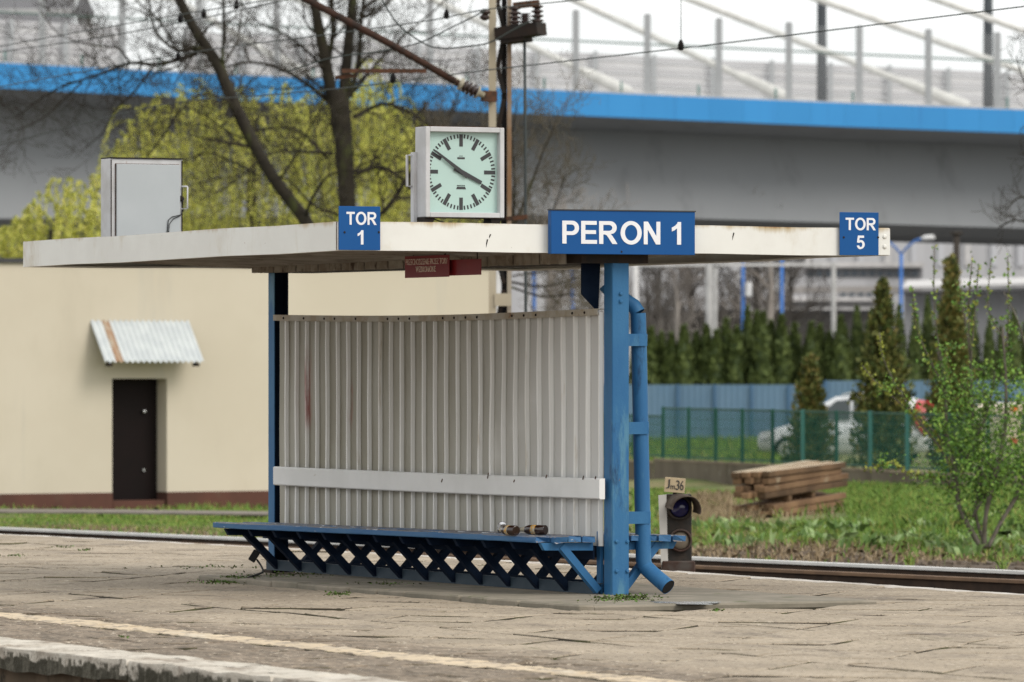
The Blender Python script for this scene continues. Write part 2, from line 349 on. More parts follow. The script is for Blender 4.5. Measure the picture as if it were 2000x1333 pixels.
# ------------------------------------------------------------------ mesh helpers
class MB:
    def __init__(self):
        self.v, self.f, self.mi, self.sm = [], [], [], []
    def face(self, idx, mi=0, sm=False):
        self.f.append(tuple(idx)); self.mi.append(mi); self.sm.append(sm)
    def add(self, verts, faces, mi=0, sm=False):
        o = len(self.v)
        self.v.extend([tuple(p) for p in verts])
        for q in faces: self.face([i + o for i in q], mi, sm)
        return self
    def box(self, a, b, mi=0, T=None, top=None):
        x0, y0, z0 = [min(a[i], b[i]) for i in range(3)]
        x1, y1, z1 = [max(a[i], b[i]) for i in range(3)]
        vs = [Vector(p) for p in ((x0, y0, z0), (x1, y0, z0), (x1, y1, z0), (x0, y1, z0), (x0, y0, z1), (x1, y0, z1), (x1, y1, z1), (x0, y1, z1))]
        if T is not None: vs = [T @ p for p in vs]
        o = len(self.v)
        self.v.extend([tuple(p) for p in vs])
        for k, q in enumerate(((0, 3, 2, 1), (4, 5, 6, 7), (0, 1, 5, 4), (1, 2, 6, 5), (2, 3, 7, 6), (3, 0, 4, 7))):
            self.face([i + o for i in q], top if (k == 1 and top is not None) else mi)
        return self
    def bbox(self, a, b, c=.004, mi=0, T=None):
        """box with chamfered edges"""
        x0, y0, z0 = [min(a[i], b[i]) for i in range(3)]
        x1, y1, z1 = [max(a[i], b[i]) for i in range(3)]
        vs = []
        for (z, k) in ((z0, c), (z0 + c, 0), (z1 - c, 0), (z1, c)):
            vs += [(x0 + k + c * (k == 0), y0 + k, z), (x1 - k - c * (k == 0), y0 + k, z), (x1 - k, y0 + k + c * (k == 0), z), (x1 - k, y1 - k - c * (k == 0), z),
                   (x1 - k - c * (k == 0), y1 - k, z), (x0 + k + c * (k == 0), y1 - k, z), (x0 + k, y1 - k - c * (k == 0), z), (x0 + k, y0 + k + c * (k == 0), z)]
        if T is not None: vs = [T @ Vector(p) for p in vs]
        fs = [tuple(range(7, -1, -1)), tuple(range(24, 32))]
        for r in range(3):
            for i in range(8):
                j = (i + 1) % 8
                fs.append((r * 8 + i, r * 8 + j, r * 8 + 8 + j, r * 8 + 8 + i))
        return self.add(vs, fs, mi)
    def tube(self, pts, r, n=8, mi=0, cap=True, sm=True):
        pts = [Vector(p) for p in pts]
        if not hasattr(r, '__len__'): r = [r] * len(pts)
        o = len(self.v)
        ref = Vector((0, 0, 1)) if abs((pts[-1] - pts[0]).normalized().z) < .9 else Vector((1, 0, 0))
        for i, p in enumerate(pts):
            t = (pts[min(i + 1, len(pts) - 1)] - pts[max(i - 1, 0)])
            if t.length < 1e-9: t = Vector((0, 0, 1))
            t.normalize()
            u = t.cross(ref)
            if u.length < 1e-6: u = t.orthogonal()
            u.normalize(); v = t.cross(u)
            for k in range(n):
                a = 2 * math.pi * k / n
                self.v.append(tuple(p + (u * math.cos(a) + v * math.sin(a)) * r[i]))
        for i in range(len(pts) - 1):
            for k in range(n):
                k2 = (k + 1) % n
                self.face((o + i * n + k, o + (i + 1) * n + k, o + (i + 1) * n + k2, o + i * n + k2), mi, sm)
        if cap:
            self.face([o + k for k in range(n)], mi)
            self.face([o + (len(pts) - 1) * n + k for k in range(n - 1, -1, -1)], mi)
        return self
    def bar(self, p, q, wx, wz, up=(0, 0, 1), mi=0):
        """rectangular bar between two points"""
        p, q = Vector(p), Vector(q)
        t = (q - p); L = t.length; t.normalize()
        u = t.cross(Vector(up)); u.normalize(); v = u.cross(t)
        vs = [b + u * (sx * wx / 2) + v * (sz * wz / 2) for b in (p, q) for sx, sz in ((-1, -1), (1, -1), (1, 1), (-1, 1))]
        return self.add(vs, [(0, 1, 2, 3), (7, 6, 5, 4), (0, 4, 5, 1), (1, 5, 6, 2), (2, 6, 7, 3), (3, 7, 4, 0)], mi)
    def prism(self, poly, d, T=None, mi=0, mi_side=None):
        """polygon (list of 3D points) swept by vector d"""
        n = len(poly)
        vs = [Vector(p) for p in poly] + [Vector(p) + Vector(d) for p in poly]
        if T is not None: vs = [T @ p for p in vs]
        o = len(self.v)
        self.v.extend([tuple(p) for p in vs])
        self.face([o + i for i in range(n - 1, -1, -1)], mi)
        self.face([o + n + i for i in range(n)], mi)
        for i in range(n):
            j = (i + 1) % n
            self.face((o + i, o + j, o + n + j, o + n + i), mi if mi_side is None else mi_side)
        return self
    def lathe(self, prof, p, axis, n=12, mis=None, sm=True):
        """prof: list of (distance along axis, radius)"""
        p, a = Vector(p), Vector(axis).normalized()
        u = a.orthogonal().normalized(); v = a.cross(u)
        o = len(self.v)
        for (d, r) in prof:
            for k in range(n):
                t = 2 * math.pi * k / n
                self.v.append(tuple(p + a * d + (u * math.cos(t) + v * math.sin(t)) * r))
        for i in range(len(prof) - 1):
            for k in range(n):
                k2 = (k + 1) % n
                self.face((o + i * n + k, o + i * n + k2, o + (i + 1) * n + k2, o + (i + 1) * n + k), mis[i] if mis else 0, sm)
        self.face([o + k for k in range(n - 1, -1, -1)], mis[0] if mis else 0)
        self.face([o + (len(prof) - 1) * n + k for k in range(n)], mis[-1] if mis else 0)
        return self
    def mesh(self, name, mats):
        me = bpy.data.meshes.new(name)
        me.from_pydata(self.v, [], self.f)
        for m in (mats if isinstance(mats, (list, tuple)) else [mats]): me.materials.append(m)
        me.polygons.foreach_set('material_index', self.mi)
        me.polygons.foreach_set('use_smooth', self.sm)
        me.update()
        return me
    def build(self, name, mats, parent=None, kind=None, label=None):
        """verts are world coordinates (or local ones when the parent is rotated)"""
        if parent is not None and not parent.get('_local'):
            off = Vector(parent.get('_w', (0, 0, 0)))
            self.v = [(x - off.x, y - off.y, z - off.z) for x, y, z in self.v]
        o = bpy.data.objects.new(name, self.mesh(name, mats))
        COL.objects.link(o)
        if parent is not None:
            o.parent = parent
            o['_w'] = tuple(parent.get('_w', (0, 0, 0)))
            if parent.get('_local'): o['_local'] = 1
        if kind: o['kind'] = kind
        if label: o['label'] = label
        return o

def npmesh(name, V, F, mats, mi=None, parent=None, kind=None, smooth=False):
    """numpy verts (n,3) world, faces (m,k)"""
    V = np.asarray(V, dtype=np.float32)
    if parent is not None and not parent.get('_local'):
        V = V - np.array(parent.get('_w', (0, 0, 0)), dtype=np.float32)
    F = np.asarray(F, dtype=np.int32)
    k = F.shape[1]
    me = bpy.data.meshes.new(name)
    me.vertices.add(len(V)); me.vertices.foreach_set('co', V.ravel())
    me.loops.add(F.size); me.loops.foreach_set('vertex_index', F.ravel())
    me.polygons.add(len(F))
    me.polygons.foreach_set('loop_start', np.arange(0, F.size, k, dtype=np.int32))
    me.polygons.foreach_set('loop_total', np.full(len(F), k, dtype=np.int32))
    for m in mats: me.materials.append(m)
    if mi is not None: me.polygons.foreach_set('material_index', np.asarray(mi, dtype=np.int32))
    me.update(calc_edges=True); me.validate()
    o = bpy.data.objects.new(name, me)
    COL.objects.link(o)
    if parent is not None:
        o.parent = parent
        o['_w'] = tuple(parent.get('_w', (0, 0, 0)))
    if kind: o['kind'] = kind
    return o

def tag(o, label=None, cat=None, group=None, kind=None):
    if label: o['label'] = label
    if cat: o['category'] = cat
    if group: o['group'] = group
    if kind: o['kind'] = kind
    return o

def thing(name, loc, label, cat, group=None, rz=0.0, local=False):
    o = bpy.data.objects.new(name, None)
    o.empty_display_size = .2
    COL.objects.link(o)
    o.location = loc
    o.rotation_euler = (0, 0, rz)
    o['_w'] = tuple(loc)
    if local: o['_local'] = 1
    return tag(o, label, cat, group)

def copy_tree(o, parent=None):
    c = o.copy(); COL.objects.link(c)
    if parent is not None: c.parent = parent
    for ch in list(o.children): copy_tree(ch, c)
    return c

def text_mesh(name, body, h, T, mat, parent, bold=.012, width=None, depth=.003, space=1.0):
    """flat lettering h metres high; T maps (x right, y up, z out) to the parent's space; centred"""
    cu = bpy.data.curves.new('lettering', 'FONT')
    cu.body = body; cu.size = 1.0; cu.align_x = 'CENTER'; cu.align_y = 'CENTER'
    cu.offset = bold; cu.extrude = .01; cu.space_character = space; cu.resolution_u = 4
    ob = bpy.data.objects.new('lettering_tmp', cu)
    COL.objects.link(ob)
    dg = bpy.context.evaluated_depsgraph_get(); dg.update()
    me = bpy.data.meshes.new_from_object(ob.evaluated_get(dg))
    bpy.data.objects.remove(ob); bpy.data.curves.remove(cu)
    co = np.empty(len(me.vertices) * 3, dtype=np.float32); me.vertices.foreach_get('co', co); co = co.reshape(-1, 3)
    lo, hi = co.min(0), co.max(0)
    co -= (lo + hi) / 2
    s = h / (hi[1] - lo[1]); sx = s if width is None else width / (hi[0] - lo[0])
    co *= np.array([sx, s, depth / .02], dtype=np.float32)
    Tm = np.array(T)
    co = co @ Tm[:3, :3].T + Tm[:3, 3]
    if not parent.get('_local'): co -= np.array(parent['_w'], dtype=np.float32)
    me.vertices.foreach_set('co', co.astype(np.float32).ravel())
    me.materials.clear(); me.materials.append(mat)
    me.name = name; me.update()
    o = bpy.data.objects.new(name, me)
    COL.objects.link(o); o.parent = parent
    return o

def arc(cx, cy, rx, ry, a0, a1, n=12):
    return [(cx + rx * math.cos(rad(a0 + (a1 - a0) * i / n)), cy + ry * math.sin(rad(a0 + (a1 - a0) * i / n))) for i in range(n + 1)]
GLYPH = {          # bold grotesque capitals, cap height 1
    'P': (.80, [[(0, 0), (.2, 0), (.2, .375), (.46, .375)] + arc(.48, .6875, .32, .3125, -90, 90) + [(.46, 1), (0, 1)], [(.2, .54), (.2, .835), (.42, .835)] + arc(.44, .6875, .155, .1475, 90, -90)]),
    'E': (.76, [[(0, 0), (.76, 0), (.76, .168), (.2, .168), (.2, .43), (.71, .43), (.71, .597), (.2, .597), (.2, .832), (.745, .832), (.745, 1), (0, 1)]]),
    'R': (.93, [[(0, 0), (.2, 0), (.2, .415), (.27, .415), (.36, .38), (.47, .24), (.64, 0), (.88, 0), (.74, .21), (.64, .35), (.55, .435)] + arc(.53, .712, .315, .288, -62, 90) + [(.5, 1), (0, 1)], [(.2, .575), (.2, .835), (.46, .835)] + arc(.48, .705, .155, .13, 90, -90) + [(.42, .575)]]),
    'O': (1.02, [arc(.51, .5, .51, .518, 0, 360, 36)[:-1], arc(.51, .5, .30, .348, 0, -360, 36)[:-1]]),
    'N': (.80, [[(0, 0), (.188, 0), (.188, .655), (.59, 0), (.80, 0), (.80, 1), (.612, 1), (.612, .36), (.20, 1), (0, 1)]]),
    'T': (.80, [[(.298, 0), (.502, 0), (.502, .832), (.80, .832), (.80, 1), (0, 1), (0, .832), (.298, .832)]]),
    '1': (.46, [[(.25, 0), (.448, 0), (.448, 1.0), (.287, 1.0), (.25, .92), (.17, .84), (.08, .785), (0, .752), (0, .58), (.14, .638), (.25, .72)]]),
    '5': (.68, [[(.10, 1), (.62, 1), (.62, .828), (.243, .828), (.213, .645)] + arc(.345, .345, .330, .328, 105, -90, 16) + arc(.335, .33, .335, .347, -95, -168, 8) + [(.20, .275)] + arc(.335, .325, .138, .178, 198, 360, 12) + arc(.335, .345, .138, .168, 0, 128, 10) + [(.19, .465), (.02, .49)]]),
}
def glyph_mesh(name, body, h, T, mat, parent, width=None, depth=.003, gap=.10, gaps=None):
    cu = bpy.data.curves.new('lettering', 'CURVE'); cu.dimensions = '2D'; cu.fill_mode = 'BOTH'; cu.extrude = .01
    x = 0.0
    for ch in body:
        if ch == ' ': x += .46; continue
        wd, loops = GLYPH[ch]
        for lp in loops:
            sp = cu.splines.new('POLY'); sp.points.add(len(lp) - 1)
            for i, (a, b) in enumerate(lp): sp.points[i].co = (a + x, b, 0, 1)
            sp.use_cyclic_u = True
        x += wd + gap
    ob = bpy.data.objects.new('lettering_tmp', cu); COL.objects.link(ob)
    dg = bpy.context.evaluated_depsgraph_get(); dg.update()
    me = bpy.data.meshes.new_from_object(ob.evaluated_get(dg))
    bpy.data.objects.remove(ob); bpy.data.curves.remove(cu)
    co = np.empty(len(me.vertices) * 3, dtype=np.float32); me.vertices.foreach_get('co', co); co = co.reshape(-1, 3)
    lo, hi = co.min(0), co.max(0); co -= (lo + hi) / 2
    s = h / (hi[1] - lo[1]); sx = s if width is None else width / (hi[0] - lo[0])
    co *= np.array([sx, s, depth / .02], dtype=np.float32)
    Tm = np.array(T); co = co @ Tm[:3, :3].T + Tm[:3, 3] - np.array(parent['_w'], dtype=np.float32)
    me.vertices.foreach_set('co', co.astype(np.float32).ravel())
    me.materials.clear(); me.materials.append(mat); me.name = name; me.update()
    o = bpy.data.objects.new(name, me); COL.objects.link(o); o.parent = parent
    return o

def basis(right, up, out, at):
    r, u, o = Vector(right).normalized(), Vector(up).normalized(), Vector(out).normalized()
    return Matrix(((r.x, u.x, o.x, at[0]), (r.y, u.y, o.y, at[1]), (r.z, u.z, o.z, at[2]), (0, 0, 0, 1)))

def smooth_path(pts, k=4):
    """Catmull-Rom through the points (any tuple length)"""
    P = [np.array(p, dtype=float) for p in pts]
    P = [2 * P[0] - P[1]] + P + [2 * P[-1] - P[-2]]
    out = []
    for i in range(1, len(P) - 2):
        a, b, c, d = P[i - 1:i + 3]
        for j in range(k):
            t = j / k
            out.append(.5 * (2 * b + (c - a) * t + (2 * a - 5 * b + 4 * c - d) * t * t + (3 * b - a - 3 * c + d) * t ** 3))
    out.append(P[-2])
    return out

ANGV = -TH           # rotation of things squared up to the camera's view

# ================================================================== SETTING
# ---- ground
def ground_z(lat, dep):
    z = -.50 - (.15 * min(1, max(0, (dep - 76) / 14)) if lat < 1 else 0)
    z += .03 * math.sin(lat * 1.7 + dep * .31) + .04 * math.sin(dep * .9 - lat * .6)
    if dep < 62: z = min(z, -.50)
    Q = lat * math.cos(rad(35.5)) + dep * math.sin(rad(35.5))
    if Q < 38.5: z = -.47 + .015 * math.sin(lat * 5) * math.sin(dep * 4)
    if lat > 4.3 and 74 < dep < 92:
        z += .22 * math.sin((dep - 74) / 18 * math.pi) * min(1, (lat - 4.3) / 1.5)
    return z
m = MB()
lats = [-3000, -600, -120] + [(-16 + i * .5) for i in range(65)] + [40, 120, 600, 3000]
deps = [-300, -20, 10, 25] + [40 + i * 1.0 for i in range(72)] + [120, 140, 170, 220, 400, 900, 3500]
for d in deps:
    for la in lats:
        inner = abs(la) < 16.5 and 40 <= d <= 112
        z = ground_z(la, d) if inner else -.52
        if d < 50 and not (inner and d > 50): z = -.62
        m.v.append(tuple(W(la, d, z)))
nl = len(lats)
for i in range(len(deps) - 1):
    for j in range(nl - 1):
        m.face((i * nl + j, i * nl + j + 1, (i + 1) * nl + j + 1, (i + 1) * nl + j), 0, True)
tag(m.build('ground', GROUND), kind='structure')

# ---- platform: body, slabs, edge blocks
XE = 12.3
def far_edge(Y):
    return 21.73 - (0.0065 * max(0, Y - 41.5) ** 2 if Y < 55 else .0065 * 13.5 ** 2 + (Y - 55) * .17)
plat = tag(bpy.data.objects.new('platform', None), kind='structure')
COL.objects.link(plat)
m = MB()
ys = [18 + i * 1.0 for i in range(64)]
for Y in ys:
    for X, z in ((XE + .10, -.9), (XE + .10, -.03), (far_edge(Y) - .03, -.03), (far_edge(Y) - .03, -.9)):
        m.v.append((X, Y, z))
for i in range(len(ys) - 1):
    for k in range(3):
        m.face((i * 4 + k, i * 4 + k + 1, i * 4 + 5 + k, i * 4 + 4 + k), 0 if k == 1 else 1)
m.build('platform_body', [JOINT, EDGEW], plat)

PADX = (17.5, 19.75); PADY = (34.9, 41.2)
rs = random.Random(3)
def clip(poly, axis, lim, keep_less):
    out = []
    for i in range(len(poly)):
        a, b = poly[i], poly[(i + 1) % len(poly)]
        ia = (a[axis] <= lim) == keep_less; ib = (b[axis] <= lim) == keep_less
        if ia: out.append(a)
        if ia != ib:
            t = (lim - a[axis]) / (b[axis] - a[axis]); out.append((a[0] + (b[0] - a[0]) * t, a[1] + (b[1] - a[1]) * t))
    return out
def area(p): return abs(sum(p[i][0] * p[(i + 1) % len(p)][1] - p[(i + 1) % len(p)][0] * p[i][1] for i in range(len(p)))) / 2
slabs = []      # (polygon, kind)
bands = [(14.04, 15.605), (15.635, 17.465), (17.495, 19.765), (19.795, 21.6)]
side = .72
for bi, (xa, xb) in enumerate(bands):
    oy = rs.uniform(0, .7)
    for i in range(-90, 140):
        for j in range(-90, 140):
            # lattice turned 45 degrees to the platform
            cx = xa + (i - j) * side * .7071; cy = 22.0 + oy + (i + j) * side * .7071
            if not (xa - .4 < cx < xb + .4 and 23.5 < cy < 62): continue
            q = side * .7071
            poly = [(cx, cy - q), (cx + q, cy), (cx, cy + q), (cx - q, cy)]
            hi = xb if bi < 3 else far_edge(cy) - .27
            poly = clip(poly, 0, xa, False)
            if poly: poly = clip(poly, 0, hi, True)
            if bi == 2 and poly:                       # the pad takes this part of the band
                if PADY[0] < cy < PADY[1]: continue
                poly = clip(poly, 1, PADY[0] if cy <= PADY[0] else PADY[1], cy <= PADY[0])
            if len(poly) >= 3 and area(poly) > .02: slabs.append((poly, 's'))
def strip(x0f, x1f, y0, y1, lens, kd):
    Y = y0
    while Y < y1:
        ln = rs.uniform(*lens)
        ja, jb = (rs.uniform(-.035, .035), rs.uniform(-.035, .035)) if kd == 'y' else (0, 0)
        slabs.append(([(x0f(Y) + ja, Y), (x1f(Y) + jb, Y), (x1f(Y + ln) + jb, Y + ln), (x0f(Y + ln) + ja, Y + ln)], kd)); Y += ln
strip(lambda y: 12.74, lambda y: 13.22, 24, 52, (.45, 1.0), 's')
strip(lambda y: 13.22, lambda y: 13.72, 24, 52, (.45, 1.0), 's')
strip(lambda y: 13.72, lambda y: 14.02, 24, 52, (.25, .7), 'y')
strip(lambda y: XE, lambda y: 12.74, 24, 52, (1.9, 2.1), 'c')
strip(lambda y: far_edge(y) - .26, lambda y: far_edge(y) + .01, 24, 62, (.8, .8), 'w')
def slab_poly(poly, kd, c):
    """one slab with an uneven, slightly worn top; local to its centre"""
    b = MB()
    n = len(poly)
    g = {'s': .0055, 'y': .003, 'w': .004, 'c': .003}[kd]
    h = .13 if kd == 'c' else .07
    ins = []
    for (x, y) in poly:
        d = math.hypot(x - c[0], y - c[1]); k = max(.5, 1 - g * 1.4 / max(d, .05))
        ins.append(((x - c[0]) * k, (y - c[1]) * k))
    sub = 8 if kd == 'c' else (6 if c[0] < 14.7 else 4)
    ring = []
    for i in range(n):
        a, e = ins[i], ins[(i + 1) % n]
        for s_ in range(sub):
            t = s_ / sub
            ring.append((a[0] + (e[0] - a[0]) * t, a[1] + (e[1] - a[1]) * t))
    L = len(ring)
    wob = .004 if kd == 'c' else .0025
    ring = [(x + rs.gauss(0, wob), y + rs.gauss(0, wob)) for x, y in ring]
    zj = .010 if kd == 'c' else .0012
    worn = .0042 if (kd == 's' and c[0] < 14.7) else (.0030 if kd == 'y' else .0016)
    b.v.append((0, 0, 0))
    K = (.45, .8, .985)
    for k in K:
        for (x, y) in ring: b.v.append((x * k, y * k, rs.gauss(0, worn if kd != 'c' else .004)))
    for (x, y) in ring: b.v.append((x, y, -.004 - abs(rs.gauss(0, zj))))
    for (x, y) in ring: b.v.append((x, y, -h + rs.gauss(0, zj)))
    for i in range(L):
        j = (i + 1) % L
        b.face((0, 1 + i, 1 + j), 0)
        for q in range(4):
            o0, o1 = 1 + q * L, 1 + (q + 1) * L
            b.face((o1 + i, o1 + j, o0 + j, o0 + i), 1 if q == 3 else 0)
    return b
vis, rest = [], []
for (poly, kd) in slabs:
    c = (sum(p[0] for p in poly) / len(poly), sum(p[1] for p in poly) / len(poly))
    px, py = pxof(Vector((c[0], c[1], 0)))
    de = latdep(Vector((c[0], c[1], 0)))[1]
    inview = any(-40 < pxof(Vector((p[0], p[1], 0)))[0] < 2040 and pxof(Vector((p[0], p[1], 0)))[1] < 1345 for p in poly)
    if inview: vis.append((de, poly, kd, c))
    elif -900 < px < 3200: rest.append((de, poly, kd, c))
vis.sort(key=lambda t: t[0])
counts = {}
mrest = {'s': MB(), 'y': MB(), 'w': MB(), 'c': MB()}
SM = {'s': [SLAB, JOINT], 'y': [YELL, JOINT], 'w': [WHITEL, JOINT], 'c': [COPE, COPE]}
for k, (de, poly, kd, c) in enumerate(vis + rest):
    nm = {'s': 'slab', 'y': 'line_slab', 'w': 'edge_slab', 'c': 'edge_block'}[kd]
    counts[nm] = counts.get(nm, 0) + (k < len(vis))
    dz = rs.gauss(0, .0024); tx, ty = rs.gauss(0, .0055), rs.gauss(0, .0055)
    if kd == 's' and rs.random() < .05: dz += .005; tx += rs.choice((-1, 1)) * .010; ty += rs.choice((-1, 1)) * .010
    if kd in 'yc': dz = .005; tx *= .3; ty *= .5
    if kd == 'w': dz = -.010; tx *= .4
    b = slab_poly(poly, kd, c)
    rot = Euler((tx, ty, 0))
    if k < len(vis) and counts[nm] <= 300:
        o = bpy.data.objects.new(nm, b.mesh(nm, SM[kd])); COL.objects.link(o); o.parent = plat
        o.location = (c[0], c[1], dz); o.rotation_euler = rot
    else:
        T = Matrix.LocRotScale(Vector((c[0], c[1], dz)), rot, None)
        R_ = mrest[kd]; off = len(R_.v)
        R_.v.extend([tuple(T @ Vector(v)) for v in b.v])
        for f, mi in zip(b.f, b.mi): R_.face([i + off for i in f], mi)
for kd in mrest:
    if mrest[kd].v: mrest[kd].build('outlying_slabs', SM[kd], plat, kind='stuff')

# shelter pad with a lip of edging stones, puddle and moss
m = MB()
m.bbox((PADX[0] + .12, PADY[0] + .02, -.02), (PADX[1], PADY[1], .030), .012)
m.build('shelter_pad', PAD, plat)
em = MB(); em.bbox((-.06, -.22, -.06), (.06, .22, .036), .010); eme = em.mesh('edging_stone', PAD)
Y = PADY[0] + .22
while Y < PADY[1]:
    o = bpy.data.objects.new('edging_stone', eme); COL.objects.link(o); o.parent = plat
    o.location = (PADX[0] + .058 + rs.uniform(-.012, .012), Y, rs.uniform(-.006, .004)); o.rotation_euler = (rs.gauss(0, .008), rs.gauss(0, .02), rs.gauss(0, .02))
    Y += .452
m = MB()
ctr = G(1345, 1181, .02)
ring = []
for i in range(40):
    a = 2 * math.pi * i / 40
    r = (1 + .25 * math.sin(3 * a + 1) + .15 * math.sin(7 * a))
    ring.append((ctr.x + .20 * r * math.cos(a), ctr.y + .26 * r * math.sin(a), .0315))
m.v.append((ctr.x, ctr.y, .0315)); m.v += ring
for i in range(40): m.face((0, 1 + i, 1 + (i + 1) % 40))
tag(m.build('puddle', WET), kind='structure')

# ---- track beyond the platform
PH = rad(35.5)
tdir = W(-math.sin(PH), math.cos(PH), 0); tn = W(math.cos(PH), math.sin(PH), 0)
tdir.normalize(); tn.normalize()
ZR = -.26
def trackp(Q, s, z): return tn * Q + tdir * s + Vector((0, 0, z))
trk = thing('railway_track', trackp(34.6, 40, -.45), 'straight rusty railway track with one shiny rail running behind the platform', 'railway track')
def rail(Q, name, head, smin=-60, smax=160):
    m = MB()
    prof = [(-.07, -.172), (.07, -.172), (.07, -.16), (.012, -.14), (.012, -.045), (.036, -.032), (.036, -.004), (.028, 0), (-.028, 0), (-.036, -.004), (-.036, -.032), (-.012, -.045), (-.012, -.14), (-.07, -.16)]
    n = len(prof)
    for s in (smin, smax):
        for (a, z) in prof: m.v.append(tuple(trackp(Q + a, s, ZR + z)))
    for i in range(n):
        j = (i + 1) % n
        m.face((i, j, n + j, n + i), 1 if i in (5, 6, 7, 8, 9) else 0)
    m.face(range(n - 1, -1, -1)); m.face(range(n, 2 * n))
    return m.build(name, [RAILW, head], trk)
rail(35.35, 'rail', RAILTOP)
rail(33.85, 'rail', RAILB)
sm_ = MB(); sm_.bbox((-1.3, -.12, -.14), (1.3, .12, 0), .02); sme = sm_.mesh('sleeper', SLEEPC)
clip = MB(); clip.bbox((-.09, -.06, 0), (.09, .06, .05), .01); clm = clip.mesh('rail_clip', RAILW)
rzt = math.atan2(tdir.y, tdir.x) - math.pi / 2
for i in range(56):
    p = trackp(34.6, 34 + i * .62, ZR - .178)
    px, py = pxof(p)
    if not (-200 < px < 2250): continue
    o = bpy.data.objects.new('sleeper', sme); COL.objects.link(o); o.parent = trk
    o.location = p - Vector(trk['_w']); o.rotation_euler = (0, 0, rzt)
    for q in (33.85, 35.35):
        o = bpy.data.objects.new('rail_clip', clm); COL.objects.link(o); o.parent = trk
        o.location = trackp(q, 34 + i * .62, ZR - .178) - Vector(trk['_w']); o.rotation_euler = (0, 0, rzt)

# ================================================================== ROAD BRIDGE
def bd(px): return 1 / (1 / 195 + (px / 2000) * (1 / 208 - 1 / 195))
def B(px, py, o=0.0): return U(px, py, bd(px) + o)
TOPX = [-1400, -400, 0, 350, 700, 1000, 1300, 1650, 2000, 2400, 3200]; TOPY = [44, 101, 123, 142, 158, 173, 187.5, 202, 215.5, 230, 258]
BOTY = [94, 149, 172, 191, 207, 221, 233.5, 248, 261, 275, 303]
WEBX = [-1400, -400, 0, 500, 1000, 1356, 2000, 2400, 3200]; WEBY = [440, 420, 424, 420, 415, 424, 443, 455, 480]
ty_ = lambda px: float(np.interp(px, TOPX, TOPY)); by_ = lambda px: float(np.interp(px, TOPX, BOTY)); wy_ = lambda px: float(np.interp(px, WEBX, WEBY))
bz = lambda px, py: CAMZ + (HOR - py) / FPX * bd(px)
def Bz(px, z, o): return W((px - 1000) / FPX * bd(px), bd(px) + o, z)
bridge = thing('road_bridge', B(1000, 600) * Vector((1, 1, 0)).length if False else Bz(1000, -.5, 0), 'long grey road bridge with bright blue edge and white stay cables', 'bridge')
xs = list(range(-1400, 3201, 100))
m = MB()
for px in xs:
    zt, zb, zw = bz(px, ty_(px)), bz(px, by_(px)), bz(px, wy_(px))
    for (o, z) in ((.16, zt - .02), (.16, zb + .02), (.4, zb + .06), (3.6, zb - .34), (2.3, zw), (3.8, zw - .30), (16, zw - .30), (17, zb), (20, zb + .1), (20, zt - .02)):
        m.v.append(tuple(Bz(px, z, o)))
k = 10
for i in range(len(xs) - 1):
    for j in range(k):
        j2 = (j + 1) % k
        m.face((i * k + j, i * k + j2, (i + 1) * k + j2, (i + 1) * k + j), 1 if j == 9 else 0)
m.build('girder', [BRGREY, BRLT], bridge)
m = MB()                                   # pale kerb on the deck edge
for i in range(len(xs) - 1):
    a, b = xs[i], xs[i + 1]
    m.prism([Bz(a, bz(a, ty_(a)) - .015, .05), Bz(b, bz(b, ty_(b)) - .015, .05), Bz(b, bz(b, ty_(b)) - .015, .7), Bz(a, bz(a, ty_(a)) - .015, .7)], (0, 0, .07))
m.build('deck_kerb', BRLT, bridge)
px = -990.0
while px < 2880:
    wd = 66.0
    a, b = px + .14, px + wd - .14
    m = MB()
    pts = [Bz(a, bz(a, by_(a)), 0), Bz(b, bz(b, by_(b)), 0), Bz(b, bz(b, ty_(b)), 0), Bz(a, bz(a, ty_(a)), 0)]
    m.prism(pts, W(0, .12, 0))
    m.build('fascia_panel', BRBLUE, bridge)
    px += wd
for (xa, ya, xb, yb) in ((1231, 183, 846, 0), (1540, 193, 1120, 0), (1890, 209, 1350, 0), (2214, 216, 1600, 0), (2560, 262, 1830, 0), (925, 176, 545, -20), (620, 160, 240, -60)):
    m = MB()
    p = B(xa, ya, 5.0)
    q = B(xb, yb, 5.0)
    e = p + (q - p) * 3.0
    m.tube([p, p + (q - p) * .02, p + (q - p) * .21, p + (q - p) * .25, e], [.20, .23, .20, .12, .12], 10)
    m.build('stay_cable', CABW, bridge)

# transparent noise screen on the near edge
scr = thing('glass_noise_screen', Bz(1000, bz(1000, 173), .35), 'tall transparent noise screen with pale posts on the near edge of the bridge', 'noise screen')
PX = [-85, 80, 237, 388, 540, 690, 840, 985, 1125, 1265, 1405, 1542, 1680, 1815, 1950, 2084]
pty = lambda px: float(np.interp(px, [80, 840, 1125, 1542, 1950, 2100], [-40, 2, 18, 42, 62, 70]))
for px in PX:
    m = MB()
    zt, zb = bz(px, pty(px)), bz(px, ty_(px)) + .06
    T = Matrix.Translation(Bz(px, 0, .35)) @ Matrix.Rotation(ANGV, 4, 'Z')
    m.box((-.11, -.008, zb), (.11, .008, zt), T=T); m.box((-.11, .19, zb), (.11, .206, zt), T=T); m.box((-.01, .008, zb), (.01, .19, zt), T=T)
    m.box((-.2, -.1, zb - .02), (.2, .3, zb + .03), T=T)
    m.build('screen_post', STEELG, scr)
for a, b in zip(PX[:-1], PX[1:]):
    m = MB()
    p = [Bz(a + 6, bz(a, ty_(a)) + .08, .44), Bz(b - 6, bz(b, ty_(b)) + .08, .44), Bz(b - 6, bz(b, pty(b) + 4), .44), Bz(a + 6, bz(a, pty(a) + 4), .44)]
    m.prism(p, W(0, .02, 0))
    m.build('glass_pane', GLASS, scr)
